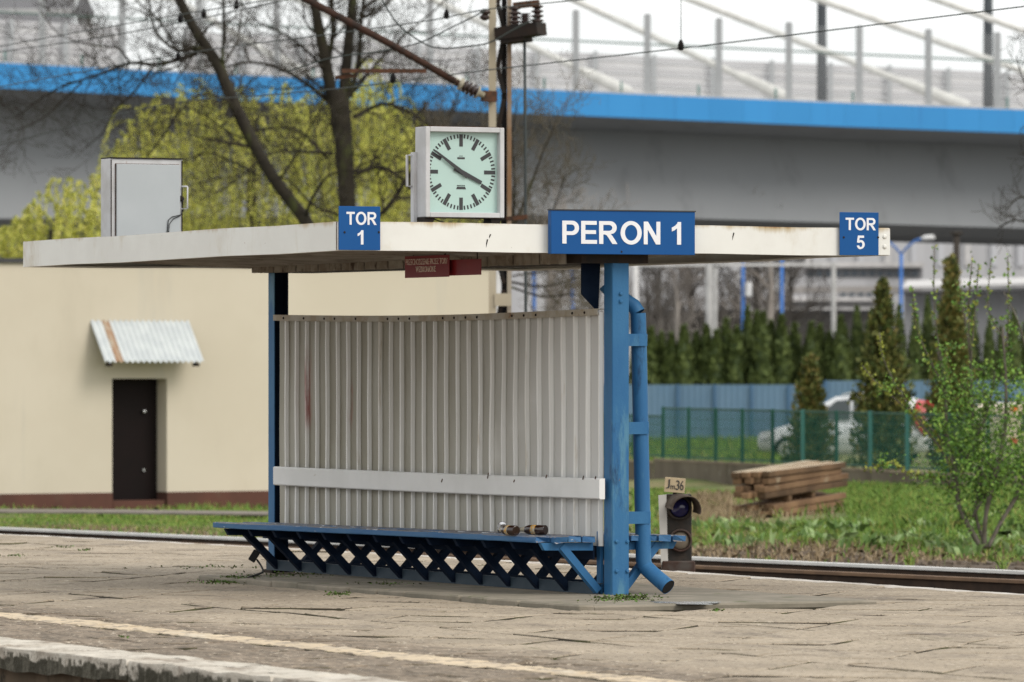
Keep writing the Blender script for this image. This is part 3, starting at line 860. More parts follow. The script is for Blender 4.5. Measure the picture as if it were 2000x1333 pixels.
# green handrail
hr = thing('bridge_handrail', Bz(1400, bz(1400, 190), 3.2), 'thin green handrail on the bridge footway behind the glass screen', 'handrail')
m = MB()
m.tube([B(p, y, 3.2) for p, y in ((-300, 8), (0, 24), (700, 60), (1053, 77), (1500, 98), (2000, 122), (2350, 138))], .035, 6)
m.build('top_rail', GREENP, hr)
for px in list(range(-160, 2300, 153)):
    m = MB(); p = Bz(px, bz(px, ty_(px)) + .02, 3.2)
    m.tube([p, Vector((p.x, p.y, p.z + .55))], .04, 6); m.build('post', GREENL, hr)
# slatted barrier on the far edge
bar = thing('slatted_noise_barrier', Bz(1000, bz(1000, 170), 18), 'grey slatted noise barrier along the far edge of the bridge', 'noise barrier')
def fz(px, py): return CAMZ + (HOR - py) / FPX * (bd(px) + 18)
bty = lambda px: float(np.interp(px, [-300, 0, 305, 613, 1053, 1217, 1342, 1790, 2000, 2300], [28, 42, 62, 76, 101, 105, 114, 131, 140, 154]))
segs = [(-300, 166)] + [(304, 2300)]
for (s0, s1) in segs:
    n = max(1, round((s1 - s0) / 124))
    for i in range(n):
        a, b = s0 + (s1 - s0) * i / n, s0 + (s1 - s0) * (i + 1) / n
        za0, zb0 = fz(a, ty_(a) + 6), fz(b, ty_(b) + 6)
        za1, zb1 = fz(a, bty(a)), fz(b, bty(b))
        nsl = 7
        for k in range(nsl):
            m = MB()
            f0, f1 = (k + .04) / nsl, (k + .96) / nsl
            tilt = .0
            pts = [Bz(a, za0 + (za1 - za0) * f0, 17.95 + .06 * (k % 2)), Bz(b, zb0 + (zb1 - zb0) * f0, 17.95 + .06 * (k % 2)), Bz(b, zb0 + (zb1 - zb0) * f1, 18.03), Bz(a, za0 + (za1 - za0) * f1, 18.03)]
            m.prism(pts, W(0, .10, 0))
            m.build('slat', SLATG if k % 2 else SLATD, bar)
        m = MB(); T = Matrix.Translation(Bz(a, 0, 17.8)) @ Matrix.Rotation(ANGV, 4, 'Z')
        m.box((-.08, -.06, za0 - .3), (.08, .08, za1 + .06), T=T); m.build('barrier_post', STEELG, bar)
# lamp columns on the deck
lab = ['dark grey lamp column on the bridge near its middle', 'dark grey lamp column on the bridge above the TOR 5 sign end']
for (px, w_, l_) in ((1605, 22, 'dark lamp column on the bridge beside the longest white stay cable'), (1930, 22, 'dark lamp column on the bridge beyond the tall green conifer')):
    t = thing('lamp_column', B(px, 205, 9), l_, 'lamp post', 'dark lamp columns on the bridge')
    m = MB(); p = Vector(t['_w']); r = w_ / 2 / FPX * bd(px)
    m.tube([p + Vector((0, 0, -.3)), p + Vector((0, 0, 3.5)), p + Vector((0, 0, 9))], [r, r * .9, r * .6], 10); m.build('column', LAMPD, t)
    m = MB(); m.tube([p + Vector((0, 0, 9)), p + Vector((0, 0, 9.3)) + W(-1.2, 0, 0), p + Vector((0, 0, 9.35)) + W(-2.0, 0, 0)], [.1, .08, .14], 8); m.build('lamp_arm', LAMPD, t)

# dark roofed building and small turret seen beyond the bridge
def vbox(name, mat, parent, px0, px1, y0, y1, dep, th):
    m = MB(); a = U(px0, y0, dep); b = U(px1, y1, dep)
    l0, l1 = (px0 - 1000) / FPX * dep, (px1 - 1000) / FPX * dep
    z1, z0 = a.z, b.z
    m.prism([W(l0, dep, z0), W(l1, dep, z0), W(l1, dep, z1), W(l0, dep, z1)], W(0, th, 0))
    return m.build(name, mat, parent)
D = 320
t = thing('tall_house', W((-60 - 1000) / FPX * D, D, -.5), 'dark slate roofed building beyond the bridge at the top corner', 'building')
vbox('wall', SLATE, t, -260, 136, 50, 640, D + .5, 14)
m = MB(); l0, l1 = (-280 - 1000) / FPX * D, (137 - 1000) / FPX * D
m.prism([U(-280, 48, D), U(137, 48, D), W(l1, D + 6, 24), W(l0, D + 6, 24)], W(0, 1, -.2)); m.build('roof', SLATE, t)
vbox('eaves_band', BRLT, t, -262, 138, 18, 25, D - .3, .3)
t = thing('roof_turret', W((165 - 1000) / FPX * 330, 330, -.5), 'grey tapering roof turret standing beyond the bridge screen', 'turret')
m = MB()
for (px, y) in ((140, 33), (188, 33), (170, -8), (156, -8)):
    for dd in (0, 1.3): m.v.append(tuple(U(px + (3 if dd and px < 160 else -3 if dd else 0), y, 330 + dd)))
m.f += [(0, 2, 4, 6), (7, 5, 3, 1), (0, 1, 3, 2), (2, 3, 5, 4), (4, 5, 7, 6), (6, 7, 1, 0)]; m.mi += [0] * 6; m.sm += [False] * 6
m.build('roof', SLATE, t)
vbox('shaft', POLEG, t, 150, 178, 33, 600, 330.3, 1.0)

# ================================================================== BACKGROUND YARD
def building(name, label, px0, px1, dep, th=12):
    return thing(name, W(((px0 + px1) / 2 - 1000) / FPX * dep, dep, -.5), label, 'building')
# near pale hall with light roof edge
t = building('pale_hall', 'large pale grey hall with a dark roof line behind the hedge', 1765, 2300, 235)
m = MB()
dn = 235
def hall_pt(px, y, o): return U(px, y, dn + o)
for i in range(12):
    a, b = 1766 + i * 46, 1766 + (i + 1) * 46 - .7
    ya, yb = 577 - .030 * (a - 1766), 577 - .030 * (b - 1766)
    m = MB(); m.prism([hall_pt(a, 730, 0), hall_pt(b, 730, 0), hall_pt(b, yb, 0), hall_pt(a, ya, 0)], W(0, .3, 0)); m.build('wall_panel', PALEW, t)
m = MB(); m.prism([hall_pt(1762, 573, -.6), hall_pt(2320, 556, -.6), hall_pt(2320, 552, -.6), hall_pt(1762, 568, -.6)], W(0, .5, 0)); m.build('roof_edge', ROOFD, t)
m = MB(); m.prism([hall_pt(1760, 566, -.5), hall_pt(2320, 550, -.5), hall_pt(2320, 538, 9), hall_pt(1772, 552, 9)], Vector((0, 0, .08))); m.build('roof', ROOFL, t)
m = MB(); m.prism([hall_pt(1766, 577, .05), hall_pt(2318, 560, .05), hall_pt(2318, 557, .05), hall_pt(1766, 573.4, .05)], W(0, .2, 0)); m.build('eaves_gutter', ROOFD, t)
# far long hall, vertical cladding, window band
t = building('far_long_hall', 'very long pale far hall with ribbed cladding beneath the bridge', 960, 2300, 300)
dn = 300
x0 = 940
i = 0
while x0 < 2320:
    wd = 52
    a, b = x0, x0 + wd - .8
    m = MB(); m.prism([U(a, 760, dn), U(b, 760, dn), U(b, 436, dn), U(a, 436, dn)], W(0, .4, 0)); m.build('wall_panel', PALEV, t)
    m = MB(); m.prism([U(a + 8, 520, dn - .12), U(a + 20, 520, dn - .12), U(a + 20, 470, dn - .12), U(a + 8, 470, dn - .12)], W(0, .1, 0)); m.build('cladding_rib', PALEW if i % 3 else ROOFL, t)
    x0 += wd; i += 1
vbox('roof', ROOFD, t, 940, 2320, 428, 436, 299.8, 12)
# low office with windows
t = building('low_office', 'low office building with a dark window band beyond the hedge', 1470, 1805, 255)
dn = 255
vbox('wall', PALEV, t, 1530, 1800, 520, 730, dn, 8)
vbox('roof', ROOFL, t, 1526, 1806, 512, 522, dn - .4, 9)
vbox('band', ROOFD, t, 1574, 1802, 526, 542, dn - .06, .05)
for i in range(13):
    vbox('window', WINB, t, 1578 + i * 17, 1578 + i * 17 + 12, 529, 540, dn - .12, .05)
vbox('lower_band', BRICKF, t, 1540, 1800, 560, 572, dn - .05, .04)
vbox('canopy', ROOFL, t, 1500, 1722, 582, 588, dn - 3, 3)
vbox('canopy', ROOFL, t, 1480, 1712, 601, 607, dn - 5, 3)
for i in range(6): vbox('window', WINB, t, 1642 + i * 17, 1642 + i * 17 + 10, 572, 579, dn - .1, .05)
t = building('brown_store', 'long dim brown store building low behind the thuja hedge', 1440, 1720, 225)
vbox('wall', BRICKF, t, 1250, 1720, 612, 730, 225, 6)
vbox('roof', ROOFD, t, 1245, 1724, 606, 613, 224.7, 7)
for i in range(9): vbox('panel', BRICKF, t, 1256 + i * 50, 1256 + i * 50 + 40, 622, 720, 224.92, .06)

def pole(name, px, ytop, dep, wpx, mat, label, cat='pole', ybot=None, group=None):
    b = W((px - 1000) / FPX * dep, dep, -.5)
    t = thing(name, b, label, cat, group)
    r = wpx / 2 / FPX * dep
    m = MB(); zt = CAMZ + (HOR - ytop) / FPX * dep
    m.tube([b, Vector((b.x, b.y, zt))], [r, r * .85], 8); m.build('shaft', mat, t)
    return t, Vector((b.x, b.y, zt)), r
def pole_cap(t, top, r, mat):
    m = MB(); m.bbox(tuple(top + Vector((-r * 1.3, -r * 1.3, 0))), tuple(top + Vector((r * 1.3, r * 1.3, r * .8))), r * .2); m.build('cap', mat, t)
# gantry
t = thing('yard_gantry', W((1430 - 1000) / FPX * 190, 190, -.5), 'pale pipe gantry on tall poles between the post and the office', 'gantry')
for px, w_ in ((1241, 12), (1385, 15), (1628, 10)):
    m = MB(); dep = 190; r = w_ / 2 / FPX * dep; zt = CAMZ + (HOR - 514) / FPX * dep
    m.tube([W((px - 1000) / FPX * dep, dep, -.5), W((px - 1000) / FPX * dep, dep, zt)], r, 8); m.build('pole', POLEW if px == 1241 else POLEG, t)
m = MB(); m.bar(U(1225, 518, 190), U(1640, 517, 190), .1, .09); m.build('beam', POLEW, t)
# blue lamp posts
for (px, yt, dep, l_, arms) in ((1527, 490, 200, 'plain blue lamp post in front of the office window band', 0), (1451, 490, 205, 'blue lamp post carrying a white box beside the bare trees', 0),
                                (1760, 497, 195, 'blue lamp post with two curved arms and white heads', 1), (1118, 470, 200, 'blue lamp post seen just above the corrugated wall', 0), (1043, 470, 203, 'thick blue post seen beside the dark mast rod', 0)):
    t, top, r = pole('lamp_post', px, yt, dep, 8 if px != 1043 else 9, LBLUE, l_, 'lamp post', group='blue lamp posts in the yard')
    for s in ((-1, 1) if arms else (1,)):
        m = MB(); k = dep / FPX
        m.tube([top, top + W(s * 12 * k, 0, 14 * k) - W(0, 0, 0), top + W(s * 28 * k, 0, 27 * k), top + W(s * 40 * k, 0, 30 * k)], r * .6, 6); m.build('arm', LBLUE, t)
        m = MB(); q = top + W(s * 38 * k, 0, 30 * k)
        m.tube([q, q + W(s * 8 * k, 0, 2 * k), q + W(s * 24 * k, 0, 3 * k), q + W(s * 28 * k, 0, 1 * k)], [2 * k, 5 * k, 5 * k, 2 * k], 8); m.build('lamp_head', LAMPW, t)
    if px == 1451:
        m = MB(); q = U(1461, 566, dep - .3); m.bbox((q.x - .11, q.y - .11, q.z - .24), (q.x + .11, q.y + .11, q.z + .24), .03); m.build('white_box', LAMPW, t)
t, top, r = pole('utility_pole', 1868, 459, 170, 15, POLED, 'dark wooden utility pole behind the tall pointed conifer', 'pole'); pole_cap(t, top, r, POLED)
t, top, r = pole('concrete_pole', 1397, 520, 185, 9, POLEG, 'slim grey concrete pole between the bare trees', 'pole'); pole_cap(t, top, r, POLEG)

# ================================================================== TREES
def jit(v, s): return v + Vector((npr.normal(0, s), npr.normal(0, s), npr.normal(0, s)))
def grow(m, p, d, L, r, lvl, wander=.22, up=.08, n=4, dens=1.0, mi=0, rmin=.004):
    """a wandering branch with side branches"""
    seg = max(3, int(4 + lvl))
    pts, rr, q = [p.copy()], [r], p.copy()
    d = d.normalized()
    for i in range(seg):
        d = (d + Vector((npr.normal(0, wander), npr.normal(0, wander), npr.normal(0, wander) + up))).normalized()
        q = q + d * (L / seg)
        pts.append(q.copy()); rr.append(max(rmin, r * (1 - .72 * (i + 1) / seg)))
        if lvl > 0:
            for _ in range(1 if npr.rand() < .85 * dens else 2):
                if npr.rand() < .9 * dens:
                    side = d.cross(Vector((npr.normal(), npr.normal(), npr.normal()))).normalized()
                    dd = (d * .75 + side * npr.uniform(.55, 1.0)).normalized()
                    grow(m, q, dd, L * npr.uniform(.45, .7), rr[-1] * .62, lvl - 1, wander, up, 3, dens, mi, rmin)
    m.tube(pts, rr, 3 if r < .02 else n, mi, cap=False)

def limb_path(pts, dep, spread=0.0, w_scale=.8):
    """pixel polyline (px, py, width px) -> world points and radii, jittered in depth"""
    sp = smooth_path([(a, b, c) for a, b, c in pts], 4)
    out, rr = [], []
    dz = 0.0
    for i, (a, b, c) in enumerate(sp):
        out.append(U(a, b, dep + spread * i / len(sp))); rr.append(max(.006, c / 2 / FPX * dep * w_scale))
    return out, rr
def bare_tree(name, label, base_px, dep, trunk, limbs, lvl=2, L0=1.5, mat=BARK, twm=TWIGM, dens=1.0, every=3, stems=(), up=.08):
    t = thing(name, W((base_px - 1000) / FPX * dep, dep, -.5), label, 'tree')
    pts, rr = limb_path(trunk, dep)
    pts = [W((base_px - 1000) / FPX * dep, dep, -.55)] + pts; rr = [rr[0] * 1.25] + rr
    m = MB(); m.tube(pts, rr, 9); m.build('trunk', mat, t)
    tw = MB()
    def twigs(pts, rr, start=0, k=every, ll=lvl, L=L0):
        for i in range(start, len(pts) - 1):
            if i % k == 0 or i == len(pts) - 2:
                d = (pts[i + 1] - pts[i]).normalized()
                for _ in range(2):
                    side = d.cross(Vector((npr.normal(), npr.normal(), npr.normal()))).normalized()
                    dd = d * .6 + side * .9
                    grow(tw, pts[i], dd, L * npr.uniform(.5, 1.1), min(.03, rr[i] * .5), ll, up=up, dens=dens)
    for s in stems:
        p2, r2 = limb_path(s, dep, npr.uniform(-.5, .5)); m = MB(); m.tube(p2, r2, 8); m.build('stem', mat, t); twigs(p2, r2, 2)
    for lm in limbs:
        p2, r2 = limb_path(lm, dep, npr.uniform(-1.2, 1.2)); m = MB(); m.tube(p2, r2, 6); m.build('limb', mat, t); twigs(p2, r2, 1, k=2, L=L0 * .8)
    twigs(pts, rr, len(pts) // 3, k=4)
    tw.build('crown', twm, t, kind='stuff')
    return t
bare_tree('bare_tree', 'upright dark bare tree with forked trunk behind the station building', 684, 118,
    [(686, 540, 46), (680, 430, 43), (674, 330, 44), (668, 240, 47), (660, 175, 50)],
    [[(652, 225, 14), (638, 196, 12), (560, 140, 9), (490, 122, 8), (440, 131, 6), (395, 128, 4)],
     [(650, 300, 9), (600, 297, 8), (530, 300, 6), (470, 345, 4), (420, 380, 3)],
     [(655, 180, 12), (620, 120, 9), (560, 70, 6), (500, 40, 4), (450, -20, 3)],
     [(690, 230, 12), (735, 207, 9), (765, 205, 8), (808, 224, 7), (880, 270, 4), (960, 300, 3)],
     [(694, 340, 13), (745, 327, 11), (790, 355, 9), (815, 385, 6), (850, 420, 4)],
     [(690, 440, 15), (748, 415, 14), (790, 357, 12), (830, 300, 9), (870, 240, 6), (900, 170, 4)],
     [(640, 310, 8), (590, 260, 6), (540, 250, 5), (470, 265, 3)],
     [(690, 180, 9), (740, 120, 7), (800, 60, 5), (860, 10, 4), (900, -50, 3)],
     [(690, 150, 7), (720, 110, 6), (770, 100, 5), (850, 120, 3), (930, 110, 2)],
     [(660, 420, 9), (610, 400, 7), (560, 350, 5), (500, 340, 3)]],
    lvl=2, L0=1.6, dens=.72,
    stems=[[(650, 200, 34), (634, 110, 30), (618, 30, 26), (600, -60, 22)], [(672, 180, 30), (680, 90, 27), (688, 10, 24), (692, -80, 20)], [(684, 190, 14), (702, 110, 13), (705, 40, 11), (720, -60, 9)], [(640, 130, 14), (650, 60, 12), (645, -40, 10)]])
bare_tree('bare_tree', 'leaning dark bare tree slanting towards the wires left of the forked tree', 640, 112,
    [(630, 500, 34), (596, 431, 33), (535, 350, 31), (487, 265, 30), (447, 180, 31), (424, 125, 29), (380, 58, 25), (348, -5, 23), (325, -60, 20)],
    [[(420, 118, 14), (385, 94, 12), (347, 99, 9), (305, 63, 7), (291, 0, 6), (285, -60, 5)],
     [(385, 104, 13), (345, 118, 11), (305, 126, 10), (252, 124, 9), (210, 140, 8), (150, 160, 6), (100, 180, 5), (30, 230, 3)],
     [(255, 124, 7), (230, 95, 5), (190, 90, 4), (120, 70, 3), (80, 25, 3)],
     [(434, 128, 9), (437, 60, 8), (436, -40, 7)],
     [(470, 240, 8), (440, 195, 6), (380, 190, 4), (330, 250, 3)],
     [(300, 130, 6), (262, 180, 5), (224, 217, 4), (200, 260, 3), (165, 290, 2)],
     [(490, 275, 6), (450, 260, 5), (364, 210, 4), (320, 265, 5), (291, 305, 3)],
     [(345, 98, 6), (310, 40, 5), (270, 5, 4), (230, -40, 3)],
     [(160, 160, 5), (120, 200, 4), (70, 240, 3), (10, 260, 2)],
     [(600, 430, 9), (604, 400, 8), (640, 345, 6), (690, 330, 4)],
     [(540, 360, 7), (580, 300, 5), (610, 240, 4), (640, 200, 3)],
     [(500, 340, 6), (440, 310, 5), (400, 300, 4), (330, 330, 3)]],
    lvl=2, L0=1.25, dens=.58)
# dense bare bush to the right of the mast, and twigs of a tree beyond the frame
bare_tree('bare_tree', 'fine twigged bare tree behind the catenary mast and the clock', 985, 105,
    [(985, 620, 18), (990, 520, 16), (1000, 440, 13)],
    [[(995, 470, 8), (960, 420, 6), (930, 350, 4), (900, 270, 3)], [(1000, 450, 9), (1030, 380, 7), (1060, 300, 5), (1090, 230, 3)],
     [(1000, 440, 8), (1005, 360, 6), (1000, 270, 4), (1010, 200, 3)], [(1000, 520, 8), (1050, 470, 6), (1085, 400, 4), (1105, 340, 3)],
     [(990, 550, 7), (1060, 560, 6), (1120, 545, 4), (1170, 520, 3)], [(995, 560, 6), (1060, 580, 5), (1120, 575, 4), (1165, 590, 3)], [(1000, 540, 5), (1060, 530, 5), (1130, 520, 3)],
     [(990, 470, 6), (950, 330, 4), (960, 230, 3)], [(985, 480, 7), (930, 420, 5), (880, 380, 4), (850, 310, 3)]],
    lvl=2, L0=1.15, mat=BARK, twm=TWIGB, dens=.95, up=.12)
bare_tree('bare_tree', 'bare twigs of a tree reaching in at the edge beside the bridge', 2110, 90,
    [(2110, 640, 30), (2090, 500, 24), (2085, 300, 20), (2080, 100, 14)],
    [[(2090, 470, 10), (2040, 410, 7), (1995, 385, 5), (1965, 410, 3)], [(2090, 420, 9), (2030, 440, 6), (1985, 430, 4), (1950, 445, 3)], [(2085, 230, 8), (2030, 190, 6), (2000, 160, 4), (1985, 110, 3)],
     [(2085, 330, 8), (2030, 310, 6), (1990, 300, 4)], [(2080, 130, 8), (2030, 90, 6), (2000, 60, 3)]],
    lvl=1, L0=.5, dens=.8)
# far bare trees, one of each built then copied
def far_tree(px, dep, ytop, seed, label):
    t = thing('far_bare_tree', W((px - 1000) / FPX * dep, dep, -.5), label, 'tree', 'bare trees in the yard beneath the bridge')
    b = Vector(t['_w']); H = CAMZ + (HOR - ytop) / FPX * dep + .5
    m = MB(); m.tube([b, b + Vector((.06, 0, H * .4)), b + Vector((-.05, .1, H * .75)), b + Vector((.05, 0, H))], [.22, .17, .10, .03], 7); m.build('trunk', FARTW, t)
    tw = MB()
    for i in range(15):
        z = H * npr.uniform(.35, .95); a = npr.uniform(0, 6.28)
        grow(tw, b + Vector((0, 0, z)), Vector((math.cos(a), math.sin(a), .9)), H * .3 * npr.uniform(.6, 1.1), .05, 2, up=.15, dens=.75, rmin=.012)
    tw.build('crown', FARTW, t, kind='stuff')
    return t
labs = 'brown bare tree among the trunks beneath the bridge'
ft = [far_tree(1290, 210, 500, 1, labs), far_tree(1352, 216, 490, 2, labs)]
for i, (px, dep) in enumerate(((1262, 218), (1322, 206), (1410, 212), (1500, 208), (1545, 218), (1075, 200), (1150, 212), (1480, 222), (1435, 219))):
    c = copy_tree(ft[i % 2]); c.location = W((px - 1000) / FPX * dep, dep, -.5); c.rotation_euler = (0, 0, npr.uniform(0, 6)); s = npr.uniform(.8, 1.1); c.scale = (s, s, s)

def leaf_cloud(centres, sizes, mats, name, parent, flat=None, aspect=1.6, nm=None, droop=0.0, kind='stuff', probs=None):
    """one rhombic leaf per centre"""
    C = np.asarray(centres, dtype=np.float64); n = len(C)
    s = np.asarray(sizes, dtype=np.float64).reshape(-1, 1) * np.ones((n, 1))
    a = npr.normal(size=(n, 3)); a[:, 2] -= droop; a /= np.linalg.norm(a, axis=1, keepdims=True)
    b = npr.normal(size=(n, 3)); b -= (b * a).sum(1, keepdims=True) * a; b /= np.linalg.norm(b, axis=1, keepdims=True)
    V = np.stack([C - a * s * aspect / 2, C + b * s / 2, C + a * s * aspect / 2, C - b * s / 2], axis=1).reshape(-1, 3)
    F = np.arange(4 * n).reshape(-1, 4)
    mi = npr.choice(len(mats), size=n, p=probs)
    return npmesh(name, V, F, mats, mi, parent, kind)

# ---- willows: hanging strands
def willow(label, px0, px1, ytop, ybase, dep, nstr, depth_half, prof, lenr=(1.0, 2.6), leaf=.075, trunk_px=None):
    tp = trunk_px or (px0 + px1) / 2
    t = thing('weeping_willow', W((tp - 1000) / FPX * dep, dep, -.5), label, 'tree')
    b = Vector(t['_w'])
    m = MB(); zt = CAMZ + (HOR - (ytop + 60)) / FPX * dep
    m.tube([b, b + Vector((.1, 0, zt * .4)), b + Vector((-.1, .1, zt * .8)), b + Vector((0, 0, zt))], [.3, .24, .14, .05], 8); m.build('trunk', BARK, t)
    C, S = [], []
    tw = MB()
    for i in range(nstr):
        px = npr.uniform(px0, px1)
        yt = float(np.interp(px, [p[0] for p in prof], [p[1] for p in prof]))
        f = npr.rand() ** 1.15
        y = yt + f * (ybase - yt) * .85 + npr.normal(0, 6)
        p = U(px, y, dep + npr.uniform(-1, 1) * depth_half)
        L = npr.uniform(*lenr)
        n = int(L / .055)
        sway = Vector((npr.normal(0, .12), npr.normal(0, .12), 0))
        out = Vector((npr.normal(0, .5), npr.normal(0, .5), .35))
        q = p.copy(); chain = [q.copy()]
        for k in range(n):
            u = k / n
            q = q + (out * (1 - u) ** 3 * 1.1 + sway * .6 + Vector((0, 0, -1 + (1 - u) ** 4 * .9))) * .055
            if k % 8 == 0: chain.append(q.copy())
            for _ in range(3):
                C.append(jit(q, .017)); S.append(leaf * npr.uniform(.6, 1.2))
        if len(chain) > 2 and i % 2 == 0: tw.tube(chain, .008, 3, 0, cap=False)
    tw.build('strands', TWIGB, t, kind='stuff')
    leaf_cloud([tuple(c) for c in C], S, WIL, 'foliage', t, aspect=1.9, droop=1.2, probs=[.36, .30, .14, .20])
    return t
willow('large yellow green weeping willow behind the two dark bare trees', 225, 840, 150, 520, 150, 860, 3.0,
       [(215, 330), (240, 225), (290, 190), (350, 165), (480, 178), (560, 170), (640, 190), (740, 130), (800, 250), (840, 330)], (1.2, 3.4), .040, trunk_px=500)
willow('low yellow green willow bush at the edge beside the back of the second clock', -150, 215, 345, 540, 132, 360, 1.8,
       [(-150, 470), (-20, 450), (40, 430), (70, 385), (110, 352), (160, 355), (215, 345)], (.5, 1.3), .052, trunk_px=100)
willow('thin yellow willow strands beyond the upright tree at the clock', 690, 980, 100, 420, 156, 150, 2.0,
       [(690, 120), (740, 100), (790, 200), (860, 330), (980, 400)], (.8, 2.2), .058, trunk_px=830)

# ---- thuja hedge behind the blue fence
def thuja_mesh(seed, H=3.5, R=.285):
    r = np.random.RandomState(seed)
    n = 900
    z = r.rand(n) ** .85 * H
    prof = np.interp(z / H, [0, .1, .45, .7, .88, 1], [.8, 1, .92, .70, .36, .02]) * R
    a = r.rand(n) * 2 * np.pi
    bumps = 1 + .13 * np.sin(a * 4 + z * 3) + .10 * np.sin(z * 9 + a * 2)
    rr = prof * bumps * (1 - .35 * r.rand(n) ** 2)
    C = np.stack([rr * np.cos(a), rr * np.sin(a), z], 1)
    up = np.stack([np.cos(a) * .35, np.sin(a) * .35, np.ones(n)], 1) + r.normal(0, .25, (n, 3)); up /= np.linalg.norm(up, axis=1, keepdims=True)
    sd = np.stack([-np.sin(a), np.cos(a), np.zeros(n)], 1) + r.normal(0, .35, (n, 3)); sd /= np.linalg.norm(sd, axis=1, keepdims=True)
    s = (.06 + .05 * r.rand(n))[:, None]
    V = np.stack([C - up * s, C + sd * s * .6, C + up * s * 1.3, C - sd * s * .6], 1).reshape(-1, 3)
    o = npmesh('crown', V, np.arange(4 * n).reshape(-1, 4), THU, r.choice(4, n, p=[.34, .34, .16, .16]))
    me = o.data; bpy.data.objects.remove(o)
    return me
tms = [thuja_mesh(s) for s in range(4)]
core = MB(); core.lathe([(0, .14), (.3, .17), (1.8, .17), (2.8, .11), (3.3, .03)], (0, 0, 0), (0, 0, 1), 7); core_me = core.mesh('trunk', THU[3])
hedge = [(1248, 640), (1272, 642), (1292, 650), (1312, 652), (1336, 638), (1360, 650), (1380, 637), (1418, 624), (1400, 646), (1440, 640), (1460, 602), (1478, 612), (1490, 612), (1506, 628), (1526, 618), (1552, 634), (1584, 632), (1602, 636), (1620, 650), (1643, 620), (1674, 602),
         (1700, 612), (1730, 600), (1756, 600), (1788, 612), (1812, 582), (1838, 600), (1862, 615), (1900, 600), (1932, 628), (1955, 640), (1980, 610), (2004, 630), (2030, 620)]
for i, (px, yt) in enumerate(hedge):
    dep = 161 + npr.uniform(-.4, .4)
    H = CAMZ + (HOR - yt) / FPX * dep + .5
    t = thing('thuja', W((px - 1000) / FPX * dep, dep, -.5), 'slender dark green thuja in the hedge behind the blue fence', 'thuja', 'thujas in the hedge behind the blue fence', rz=npr.uniform(0, 6))
    s = H / 3.5; w_ = npr.uniform(.95, 1.2) * (1.15 if px < 1700 else .95)
    t.scale = (w_, w_, s)
    for nm, me in (('crown', tms[i % 4]), ('trunk', core_me)):
        o = bpy.data.objects.new(nm, me); COL.objects.link(o); o.parent = t
        if nm == 'crown': o['kind'] = 'stuff'

# ---- conifers inside the green fence
def conifer(label, px, ytop, dep, R, seed, dens=1.0, bronze=.3):
    r = np.random.RandomState(seed)
    base = W((px - 1000) / FPX * dep, dep, -.5)
    t = thing('conifer', base, label, 'conifer')
    H = CAMZ + (HOR - ytop) / FPX * dep + .5
    m = MB(); m.tube([base, base + Vector((0, 0, H * .97))], [.07, .01], 6); m.build('trunk', BARK, t)
    Cs, Us, Ss = [], [], []
    nsp = int(150 * dens * H / 2.5)
    for i in range(nsp):
        f = r.rand() ** .9
        z = .12 + f * (H - .15)
        wd = R * np.interp(f, [0, .25, .6, .85, 1], [.95, 1, .62, .3, .04])
        a = r.rand() * 6.283
        L = wd * r.uniform(.65, 1.18)
        n = max(4, int(L / .032))
        for k in range(n):
            u = (k + .5) / n
            p = np.array([math.cos(a) * L * u, math.sin(a) * L * u, z + L * .55 * u * u - .03]) + r.normal(0, .03, 3)
            for _ in range(2):
                Cs.append(p + r.normal(0, .025, 3)); Us.append([math.cos(a) * .7, math.sin(a) * .7, .75]); Ss.append(r.uniform(.035, .07))
    C = np.array(Cs) + np.array(base); n = len(C)
    up = np.array(Us) + r.normal(0, .4, (n, 3)); up /= np.linalg.norm(up, axis=1, keepdims=True)
    sd = r.normal(0, 1, (n, 3)); sd -= (sd * up).sum(1, keepdims=True) * up; sd /= np.linalg.norm(sd, axis=1, keepdims=True)
    s = np.array(Ss)[:, None]
    V = np.stack([C - up * s, C + sd * s * .55, C + up * s * 1.2, C - sd * s * .55], 1).reshape(-1, 3)
    npmesh('crown', V, np.arange(4 * n).reshape(-1, 4), CON, r.choice(4, n, p=[.38, .30 - bronze * .1, bronze, .32 - bronze * .9]), t, 'stuff')
conifer('small bronze tipped conifer behind the green fence beside the bonnet of the car', 1582, 688, 104, .42, 1, 2.8, .28)
conifer('broad green conifer behind the green fence hiding the middle of the car', 1724, 545, 103, .54, 2, 3.2, .14)
conifer('tallest bronze conifer in front of the dark utility pole', 1858, 498, 104.5, .47, 3, 3.0, .30)

